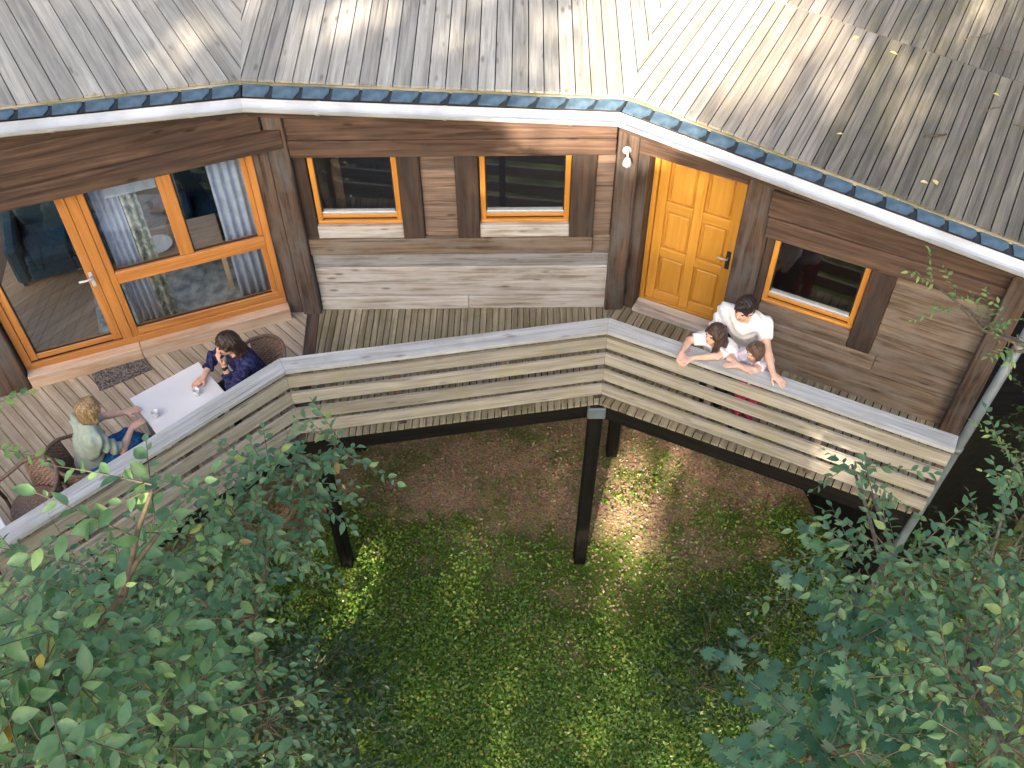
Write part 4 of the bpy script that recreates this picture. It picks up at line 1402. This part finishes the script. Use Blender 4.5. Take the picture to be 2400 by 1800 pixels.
def diamond_tmpl(w=.3):
    return np.array([(0, 0, 0), (.45, w, .06), (1, 0, -.05), (.45, -w, .06)], float), [(0, 3, 2, 1)]


def bases(d, n):
    d = d / np.linalg.norm(d, axis=1, keepdims=True)
    n = n - d * np.sum(n * d, 1, keepdims=True)
    n = n / np.maximum(np.linalg.norm(n, axis=1, keepdims=True), 1e-6)
    y = np.cross(n, d)
    return np.stack([d, y, n], 2)          # columns


BARK = plain('grey_brown_bark', (.07, .055, .042), rough=.85, var=.4, sc=30, bump=.6)
TWIG = plain('thin_twig_bark', (.12, .095, .065), rough=.8, var=.3, sc=30)
OVATE = [leaf_tmpl(.27, .10, .12), leaf_tmpl(.24, .06, .22), leaf_tmpl(.29, .14, .05)]
NARROW = [leaf_tmpl(.21, .07, .18), leaf_tmpl(.18, .10, .08)]
MAPLE = [maple_tmpl()]


def tree(name, label, trunk, clusters, tmpl, mat, size, nparts=300, trunk_r=.06, up=1.0, jit=.68, group=None, extra=None):
    """trunk: list of points; clusters: (centre, radius xyz, twigs)"""
    root = thing(name, tuple(trunk[0]), label, 'tree', group)
    tr = [V(*p) for p in trunk]
    n = len(tr)
    obj('trunk', tube_mesh('trunk', tr, [trunk_r * (1 - .75 * i / (n - 1)) for i in range(n)], BARK, 8), root)
    tv, tf = [], []
    pos, dirs, nor, siz = [], [], [], []
    for (c, r, nt_) in clusters:
        c = V(*c); r = V(*r)
        # limb from the trunk
        t0 = min(tr, key=lambda p: (p - (c - V(0, 0, .5))).length)
        mid = t0.lerp(c, .5) + V(random.uniform(-.1, .1), random.uniform(-.1, .1), -.06)
        if (c - t0).length > .15:
            obj('branch', tube_mesh('branch', [t0, t0.lerp(mid, .5), mid, mid.lerp(c, .6) + V(0, 0, .03), c], [.020, .017, .014, .011, .008], TWIG, 6), root)
        for i in range(nt_):
            while True:
                q = V(random.uniform(-1, 1), random.uniform(-1, 1), random.uniform(-1, 1))
                if q.length < 1: break
            p0 = c + V(q.x * r.x, q.y * r.y, q.z * r.z)
            d = V(q.x, q.y, q.z * .4) * .8 + V(random.gauss(0, .6), random.gauss(0, .6), random.gauss(.05, .22))
            d.normalize()
            ln = random.uniform(2.6, 5.6) * size
            k = 5
            pts = [p0 + d * (ln * t / k) + V(0, 0, -.10 * ln * (t / k) ** 2) for t in range(k + 1)]
            if random.random() < .22:
                m_ = c.lerp(p0, .5) + V(random.uniform(-.05, .05), random.uniform(-.05, .05), -.03)
                tube_into(tv, tf, [c, m_, p0], [.0055, .0045, .0032], 4)
            tube_into(tv, tf, pts, [.0034 - .0022 * t / k for t in range(k + 1)], 4)
            nl = max(4, int(ln / (size * .42)))
            sd = 1
            for j in range(nl):
                t = (j + .6) / nl
                p = p0 + d * (ln * t) + V(0, 0, -.10 * ln * t * t)
                ld = Matrix.Rotation(sd * random.uniform(.6, 1.15) * (1 if j < nl - 1 else .1), 3, 'Z') @ d
                ld.z = ld.z * .5 + random.gauss(-.12, .22)
                sd = -sd
                s = size * random.uniform(.45, 1.22) * (1 - .25 * t)
                pos.append(tuple(p)); dirs.append(tuple(ld)); siz.append(s)
                nor.append((random.gauss(0, jit), random.gauss(-.15, jit), up))
    obj('twigs', mk('twigs', tv, tf, TWIG, False), root, kind='stuff')
    pos, dirs, nor, siz = np.array(pos), np.array(dirs), np.array(nor), np.array(siz)
    Bm = bases(dirs, nor)
    ok, dist = inview(pos)
    score = np.where(ok, siz / dist, 0) * (np.abs(np.einsum('ij,ij->i', Bm[:, :, 2], (CAMN - pos) / dist[:, None])) + .2)
    # leaves nearer the viewer hide the ones behind them: favour the nearest
    score = score * (dist.min() / dist) ** 2
    order = np.argsort(-score)
    pick = order[:nparts]
    rest = order[nparts:]
    mts = [mat]
    mes = []
    for tv_, tf_ in tmpl:
        mes.append(mk('leaf', tv_, tf_, mat, True))
    kind = RNG.integers(0, len(tmpl), len(pos))
    for i in pick:
        if score[i] <= 0: continue
        m = Matrix.Identity(4)
        for a in range(3):
            for b in range(3):
                m[a][b] = Bm[i, a, b] * siz[i]
        m.translation = V(*pos[i])
        obj('leaf', mes[kind[i]], root, m)
    for kk, (tv_, tf_) in enumerate(tmpl):
        sel = np.array([i for i in rest if kind[i] == kk])
        if len(sel) == 0: continue
        vs = np.einsum('nij,kj->nki', Bm[sel] * siz[sel][:, None, None], tv_) + pos[sel][:, None, :]
        obj('foliage', fastmesh('foliage', vs, None, tf_, mat), root, kind='stuff')
    return root


G_CHERRY = leafmat('cherry_leaf', [(0, (0.084, 0.183, 0.086)), (.45, (0.134, 0.260, 0.122)), (.80, (0.196, 0.348, 0.159)), (.988, (0.280, 0.425, 0.144)), (.996, (0.650, 0.425, 0.057)), (1, (0.650, 0.389, 0.057))])
G_BEECH = leafmat('hornbeam_leaf', [(0, (0.056, 0.142, 0.075)), (.5, (0.095, 0.206, 0.108)), (.9, (0.146, 0.277, 0.137)), (.994, (0.246, 0.330, 0.086)), (1, (0.336, 0.153, 0.057))])
G_RIGHT = leafmat('beech_leaf', [(0, (0.056, 0.142, 0.071)), (.5, (0.101, 0.218, 0.108)), (.9, (0.157, 0.289, 0.129)), (.99, (0.291, 0.366, 0.086)), (1, (0.560, 0.401, 0.086))])
G_MAPLE = leafmat('maple_leaf', [(0, (0.048, 0.127, 0.085)), (.6, (0.077, 0.185, 0.110)), (1, (0.119, 0.247, 0.119))])
G_DARK = leafmat('shade_toned_leaf', [(0, (.012, .040, .020)), (.6, (.022, .065, .028)), (1, (.05, .10, .03))])  # shade put into the leaf colour, for foliage meant to read as shadowed
G_SPRIG = leafmat('pale_leaf', [(0, (0.110, 0.242, 0.066)), (.6, (0.187, 0.330, 0.088)), (1, (0.308, 0.396, 0.132))])

# ------------------------------------------------------------------ trees and shrubs around the terrace
tree('cherry_tree', 'large-leaved green tree filling the lower left corner in front of the railing', [(-2.6, 1.2, GZ), (-2.5, 1.3, 0), (-2.2, 1.5, 2.5), (-1.95, 1.7, 4.2), (-1.8, 1.8, 4.9)],
     [((-1.75, 1.66, 5.20), (.34, .26, .22), 40), ((-1.70, 2.10, 4.68), (.26, .24, .24), 30), ((-1.56, 1.34, 5.28), (.34, .20, .24), 30), ((-1.46, 1.72, 4.62), (.24, .24, .22), 22), ((-1.72, 2.25, 4.86), (.14, .08, .10), 5),
      ((-1.33, 2.18, 5.58), (.05, .05, .06), 3), ((-1.33, 2.10, 5.42), (.08, .06, .08), 4), ((-2.2, 2.05, 4.45), (.26, .22, .25), 24), ((-2.2, 1.7, 4.3), (.4, .35, .4), 30), ((-1.6, 1.3, 4.4), (.45, .35, .4), 26)], OVATE, G_CHERRY, .098, 300, .07)
tree('hornbeam', 'small-leaved green tree reaching the railing corner above the left stilt', [(-2.1, 3.2, GZ), (-2.0, 3.2, -1), (-1.9, 3.2, 1.2), (-1.7, 3.3, 2.6), (-1.5, 3.4, 3.3)],
     [((-1.42, 3.56, 3.66), (.27, .20, .17), 40), ((-1.02, 3.78, 3.74), (.12, .08, .07), 9), ((-1.58, 3.32, 3.66), (.28, .20, .18), 34), ((-1.92, 3.30, 2.80), (.34, .28, .34), 50), ((-2.2, 3.05, 2.60), (.5, .35, .40), 66),
      ((-2.65, 2.65, 2.55), (.55, .40, .40), 56), ((-2.95, 3.05, 3.10), (.34, .22, .25), 34), ((-1.75, 2.95, 1.65), (.40, .40, .40), 40), ((-2.4, 3.3, 2.0), (.55, .4, .45), 50), ((-2.05, 3.2, 3.30), (.28, .22, .2), 30), ((-2.65, 3.25, 2.6), (.4, .3, .3), 34)], OVATE, G_BEECH, .082, 300, .06)
tree('beech_tree', 'loose leafy green tree over the lower right corner of the picture', [(2.9, 1.4, GZ), (2.8, 1.6, 0), (2.5, 1.9, 2.2), (2.25, 2.1, 3.6), (2.15, 2.2, 4.2)],
     [((1.86, 2.72, 4.22), (.22, .14, .12), 18), ((2.22, 2.52, 4.26), (.28, .18, .16), 28), ((2.66, 2.86, 4.06), (.22, .18, .16), 18), ((1.95, 2.34, 4.02), (.30, .20, .22), 36), ((2.05, 1.93, 4.45), (.36, .24, .24), 42), ((1.85, 3.08, 3.50), (.22, .18, .14), 14),
      ((1.92, 1.56, 4.70), (.32, .22, .24), 34), ((2.04, 3.66, 3.70), (.07, .06, .06), 3), ((2.08, 3.40, 3.76), (.10, .08, .08), 5), ((3.32, 4.02, 3.22), (.16, .16, .12), 9), ((2.5, 2.2, 3.3), (.6, .4, .5), 60), ((2.3, 1.6, 3.4), (.6, .4, .5), 50), ((3.0, 2.6, 3.0), (.5, .4, .5), 40)], OVATE[:2] + NARROW[:1], G_RIGHT, .080, 300, .06)
tree('maple_sapling', 'blue green maple with lobed leaves low at the right of the lawn', [(1.85, 1.7, GZ), (1.8, 1.7, 0), (1.65, 1.8, 2.4), (1.5, 1.95, 3.5)],
     [((1.52, 2.13, 3.74), (.19, .15, .15), 12), ((1.72, 2.32, 3.90), (.16, .13, .13), 8), ((1.40, 1.86, 3.78), (.17, .15, .15), 9), ((1.52, 1.76, 4.12), (.20, .16, .16), 11), ((1.68, 2.0, 3.3), (.30, .22, .28), 14)], MAPLE, G_MAPLE, .115, 300, .03, jit=.4)
tree('sprig_tree', 'thin pale sprig of leaves in front of the planks beside the downpipe', [(5.6, 4.9, GZ), (5.5, 5.0, 0), (4.8, 5.2, 2.2), (4.1, 5.4, 2.8)],
     [((3.50, 6.16, 2.80), (.05, .04, .03), 2), ((3.66, 6.00, 2.74), (.06, .05, .04), 3), ((3.76, 5.70, 2.80), (.08, .06, .06), 4), ((3.88, 5.46, 2.86), (.12, .08, .08), 7), ((4.45, 5.2, 1.6), (.2, .2, .1), 8), ((4.6, 5.0, 1.4), (.25, .2, .12), 12)], NARROW, G_SPRIG, .080, 200, .02)
tree('shade_bush', 'dark-leaved bush put in for the deep shade to the right of the downpipe', [(5.9, 6.2, GZ), (5.9, 6.2, -1.5), (5.8, 6.2, 0.2)],
     [((5.4, 5.4, -.3), (.7, .7, .6), 60), ((6.0, 6.6, .4), (.8, .8, .6), 60), ((5.1, 5.0, -1.4), (.7, .6, .6), 50), ((6.2, 5.6, -1.2), (.7, .7, .6), 40), ((5.6, 6.4, -1.8), (.8, .8, .6), 40)], OVATE, G_DARK, .095, 250, .04)  # dark leaves placed for the tree shade on the ground there
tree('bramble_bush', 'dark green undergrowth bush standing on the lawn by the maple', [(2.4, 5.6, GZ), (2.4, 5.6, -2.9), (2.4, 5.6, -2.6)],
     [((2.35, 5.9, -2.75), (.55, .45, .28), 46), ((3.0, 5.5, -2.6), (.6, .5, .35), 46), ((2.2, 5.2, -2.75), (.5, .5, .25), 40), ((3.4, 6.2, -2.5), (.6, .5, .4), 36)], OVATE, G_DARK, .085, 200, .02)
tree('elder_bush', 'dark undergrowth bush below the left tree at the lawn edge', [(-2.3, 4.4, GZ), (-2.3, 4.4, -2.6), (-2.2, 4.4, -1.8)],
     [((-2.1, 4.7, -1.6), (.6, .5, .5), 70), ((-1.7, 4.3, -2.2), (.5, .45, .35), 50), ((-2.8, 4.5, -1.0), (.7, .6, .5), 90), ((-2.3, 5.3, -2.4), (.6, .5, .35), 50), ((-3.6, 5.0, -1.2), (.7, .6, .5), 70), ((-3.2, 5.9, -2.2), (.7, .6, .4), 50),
      ((-2.6, 3.7, .2), (.7, .5, .5), 80), ((-3.2, 4.0, .9), (.6, .5, .5), 70), ((-2.0, 3.3, .3), (.5, .45, .5), 60), ((-2.6, 2.9, 1.2), (.6, .5, .5), 70)], OVATE + NARROW, G_DARK, .10, 250, .03)  # dark clusters added to paint the shade beneath the left tree
# leafy twig entering at the left edge
tree('birch_sapling', 'few pale leaves on a twig entering at the left edge above the deck', [(-4.6, 2.4, GZ), (-4.4, 2.6, 1), (-3.6, 3.0, 3.6), (-3.0, 3.2, 4.3)],
     [((-2.86, 3.36, 4.46), (.10, .12, .10), 6), ((-3.1, 3.4, 4.4), (.2, .2, .15), 8)], OVATE, G_SPRIG, .075, 100, .03)

# ------------------------------------------------------------------ ground cover
def scatter(name, label, n, xr, yr, dens, size, tmpl, mat, tilt, lift):
    P_, S_ = [], []
    k = 0
    while len(P_) < n and k < n * 12:
        k += 1
        x, y = random.uniform(*xr), random.uniform(*yr)
        if random.random() > dens(x, y): continue
        P_.append((x, y, gz(x, y) + random.uniform(*lift)))
        S_.append(random.uniform(*size))
    P_ = np.array(P_); S_ = np.array(S_)
    N = len(P_)
    an = RNG.uniform(0, 2 * np.pi, N)
    d = np.stack([np.cos(an), np.sin(an), RNG.normal(.1, tilt * .6, N)], 1)
    nn = np.stack([RNG.normal(0, tilt, N), RNG.normal(0, tilt, N), np.ones(N)], 1)
    Bm = bases(d, nn)
    vs = np.einsum('nij,kj->nki', Bm * S_[:, None, None], tmpl[0]) + P_[:, None, :]
    obj(name, fastmesh(name, vs, None, tmpl[1], mat), kind='stuff', label=label, cat=name.replace('_', ' '))


def grassd(x, y):
    a = mnoise.noise(Vector((x * .55, y * .55, 3))) + .6 * mnoise.noise(Vector((x * 1.6, y * 1.6, 9))) + .35 * mnoise.noise(Vector((x * 4, y * 4, 1)))
    front = min(1, max(-1, (7.35 - y) * .95 - max(0, 1.5 - abs(x - 1.5)) * .62 * min(1, max(0, (y - 5.6)))))
    return min(1, max(0.02, .40 + a * .95 + front * .66))


G_CLOVER = leafmat('clover_leaf', [(0, (0.057, 0.131, 0.021)), (.35, (0.114, 0.228, 0.031)), (.75, (0.180, 0.309, 0.044)), (.95, (0.285, 0.348, 0.052)), (1, (0.475, 0.369, 0.091))], transl=.25)
G_LITTER = leafmat('dead_leaf', [(0, (.19, .115, .075)), (.5, (.32, .21, .145)), (.9, (.42, .30, .215)), (1, (.52, .41, .30))], rough=.85, transl=.05, tint=(.3, .2, .1))
scatter('grass', 'low green clover and grass covering the clearing', 130000, (-4.2, 5.8), (3.6, 9.8), grassd, (.022, .062), diamond_tmpl(.32), G_CLOVER, .55, (.005, .06))
scatter('leaf_litter', 'dry brown fallen leaves strewn on the ground under the terrace', 15000, (-4.5, 6.2), (4.2, 11.5), lambda x, y: 1 - .8 * grassd(x, y), (.025, .06), diamond_tmpl(.3), G_LITTER, .4, (.002, .02))

tv, tf = [], []
for i in range(420):
    x, y = random.uniform(-3.5, 5.5), random.uniform(4.6, 10.5)
    a, ln = random.uniform(0, 6.28), random.uniform(.06, .30)
    z0 = gz(x, y) + .02
    d = V(math.cos(a), math.sin(a), 0)
    tube_into(tv, tf, [V(x, y, z0), V(x, y, z0 + .012) + d * ln * .5 + V(random.uniform(-.02, .02), random.uniform(-.02, .02), 0), V(x, y, z0) + d * ln], [.004, .005, .003], 4)
obj('fallen_twigs', mk('fallen_twigs', tv, tf, TWIG), kind='stuff', label='thin dry twigs strewn over the ground below the terrace', cat='twigs')

# ------------------------------------------------------------------ fallen things on the roof
G_FALL = leafmat('yellow_fallen_leaf', [(0, (.55, .45, .14)), (1, (.70, .58, .28))], transl=.1)
yl = [mk('fallen', t[0], t[1], G_FALL, True) for t in OVATE]
spots = [((3.70, 9.86), .10, 'pale yellow leaf at the board joint of the right roof'), ((3.98, 9.62), .09, 'yellow leaf just right of the board joint leaf on the roof'), ((3.95, 7.58), .085, 'yellow leaf lying near the right gutter'), ((3.80, 7.62), .08, 'pale leaf beside the yellow leaf near the right gutter'),
         ((3.20, 8.25), .06, 'small pale leaf alone on the middle of the right roof'), ((4.9, 9.0), .07, 'pale leaf among the litter on the upper right roof'), ((5.15, 8.7), .07, 'pale curled leaf at the right end of the roof joint')]
for i, ((x, y), s, l) in enumerate(spots):
    p = inpl(B2, nR, x - B2.x, y - B2.y) + nR * .012
    d = Matrix.Rotation(random.uniform(0, 6.28), 3, 'Z') @ V(1, 0, 0)
    d = (d - nR * d.dot(nR)).normalized()
    m = axes(p, d * s, nR.cross(d) * s, nR * s)
    obj('fallen_leaf', yl[i % 3], None, m, label=l, cat='leaf', group='fallen leaves on the right roof')
p = inpl(B2, nR, 4.12 - B2.x, 8.28 - B2.y) + nR * .014
obj('stick', tube_mesh('stick', [p - V(.11, 0, 0), p + V(0, .008, .004), p + V(.11, .03, 0)], [.011, .013, .009], BARK, 6), label='short thick stick lying on the right roof', cat='stick')
for i, (x, y, a) in enumerate(((5.0, 9.95, .3), (5.25, 9.75, -.4), (4.85, 8.75, .5), (5.1, 8.45, -.6))):
    p = inpl(B2, nR, x - B2.x, y - B2.y) + nR * .012
    d = V(math.cos(a), math.sin(a), 0)
    obj('twig', tube_mesh('twig', [p - d * .16, p - d * .04 + V(.0, .03, .006), p + d * .07, p + d * .17 + V(0, .04, 0)], [.004, .006, .005, .003], TWIG, 5), label=['pale bent twig furthest up the right roof', 'pale twig just below the furthest twig on the roof', 'pale twig on the right roof below the board joint', 'lowest pale twig near the right edge of the roof'][i], cat='twig', group='twigs on the right roof')

# ------------------------------------------------------------------ tall trees behind the viewpoint: their crowns shade the place
GAPS = []  # crown leaves are left out along these sun lines to shape sun patches


def gap(x, y, z, r): GAPS.append((np.array((x, y, z), float), r))


for x, y, r in ((1.37, 9.86, .42), (1.8, 9.6, .5), (2.29, 9.94, .5), (1.55, 8.95, .36), (2.75, 10.05, .42), (3.25, 10.3, .3), (2.16, 9.15, .36), (1.24, 9.34, .42), (.75, 9.7, .28), (.3, 9.85, .2), (-.41, 9.98, .18), (1.9, 10.4, .5), (2.6, 10.7, .5), (-1.45, 9.95, .16), (-2.0, 9.7, .10), (-3.0, 9.6, .22), (5.4, 10.6, .24), (3.97, 9.29, .18), (3.86, 8.47, .15), (4.0, 8.8, .14), (3.5, 9.6, .18), (2.75, 9.1, .2), (4.5, 9.9, .16), (3.2, 8.6, .12), (1.9, 8.6, .14)):
    gap(x, y, inpl(B2, nR, x - B2.x, y - B2.y).z if x > 1.2 else 3.05, r)
for g in ((1.15, 8.5, 2.75, .34), (.75, 8.5, 2.8, .22), (.35, 8.55, 2.85, .16), (1.3, 8.55, 2.5, .28), (.9, 8.75, 2.5, .3), (.25, 8.75, 2.5, .18), (1.45, 8.4, 2.7, .2), (1.6, 8.4, 2.55, .12), (1.15, 8.7, 2.4, .32), (.6, 8.75, 2.5, .24), (-.05, 8.75, 2.55, .10), (2.15, 8.3, 2.45, .05),
          (3.0, 6.15, .55, .18), (3.15, 6.1, .5, .20), (3.35, 6.0, .3, .18), (3.55, 5.95, .3, .10), (3.75, 5.85, .15, .08), (-1.6, 6.85, .3, .07), (-.9, 6.95, .25, .07), (-3.4, 5.7, .3, .06),
          (1.49, 8.32, GZ, .26), (1.55, 7.54, GZ, .30), (2.09, 8.91, GZ, .16), (-1.99, 6.92, GZ, .30), (-.7, 6.9, GZ, .24), (.79, 8.85, GZ, .12), (1.3, 7.9, GZ, .10), (2.6, 8.3, GZ, .1), (.2, 5.6, GZ, .08),
          (-1.85, 2.6, 4.9, .16), (-1.5, 2.3, 5.4, .10), (2.0, 1.7, 4.7, .14), (2.2, 2.6, 4.4, .10)):
    gap(*g)
SUNN = np.array(SUN)
ok = []
N = 13500
Pp = np.stack([RNG.uniform(-8.5, 8.5, N), RNG.uniform(.5, 14.5, N), RNG.uniform(-3.2, 3.6, N)], 1)
T = RNG.uniform(24, 38, N)
for c_, r_ in GAPS:
    w = Pp - c_
    dperp = np.linalg.norm(w - (w @ SUNN)[:, None] * SUNN, axis=1)
    keep = dperp > r_ + .12
    Pp, T = Pp[keep], T[keep]
C_ = Pp + SUNN * T[:, None]
K = 7
pos = (C_[:, None, :] + RNG.normal(0, .16, (len(C_), K, 3))).reshape(-1, 3)
ND = RNG.normal(0, 1, (len(pos), 3)); DD = RNG.normal(0, 1, (len(pos), 3))
ND += SUNN * 1.2
Bm = bases(DD, ND)
sz = RNG.uniform(.16, .28, len(pos))
tm = diamond_tmpl(.36)
vs = np.einsum('nij,kj->nki', Bm * sz[:, None, None], tm[0]) + pos[:, None, :]
# unseen leaf ring added as forest all round, to cut low sky light
NF = 26000
an = RNG.uniform(0, 2 * np.pi, NF)
ra = RNG.uniform(15, 23, NF)
fp = np.stack([ra * np.sin(an), 5.5 + ra * np.cos(an), GZ + RNG.uniform(0, 1, NF) ** .8 * (7.0 + 1.5 * np.sin(an * 7) + 1.0 * np.sin(an * 17))], 1)
kp = np.ones(NF, bool)
for c_, r_ in GAPS:
    w = fp - c_
    kp &= np.linalg.norm(w - (w @ SUNN)[:, None] * SUNN, axis=1) > r_ + .35
fp = fp[kp]
fb = bases(RNG.normal(0, 1, (len(fp), 3)), RNG.normal(0, 1, (len(fp), 3)))
fs = RNG.uniform(.5, .95, len(fp))
fv = np.einsum('nij,kj->nki', fb * fs[:, None, None], tm[0]) + fp[:, None, :]
obj('forest', fastmesh('forest', fv, None, tm[1], G_DARK), kind='stuff', label='unseen ring of dense green forest added all round the clearing', cat='forest')
tb = [(-14, -19), (-7.5, -21), (-1.0, -19)]
own = np.argmin(np.stack([np.hypot(pos[:, 0] - a, (pos[:, 1] - b) * .4) for a, b in tb], 1), 1)
for i, (a, b) in enumerate(tb):
    root = thing('oak_tree', (a, b, GZ), ['tall tree behind the viewpoint furthest to the left', 'tall tree straight behind the viewpoint', 'tall tree behind the viewpoint to the right'][i], 'tree', 'tall trees behind the viewpoint')
    obj('trunk', tube_mesh('trunk', [V(a, b, GZ), V(a + .2, b, 3), V(a, b + .2, 8), V(a + .3, b + .3, 15)], [.35, .28, .2, .06], BARK, 10), root)
    sel = own == i
    obj('crown', fastmesh('crown', vs[sel], None, tm[1], G_DARK), root, kind='stuff')
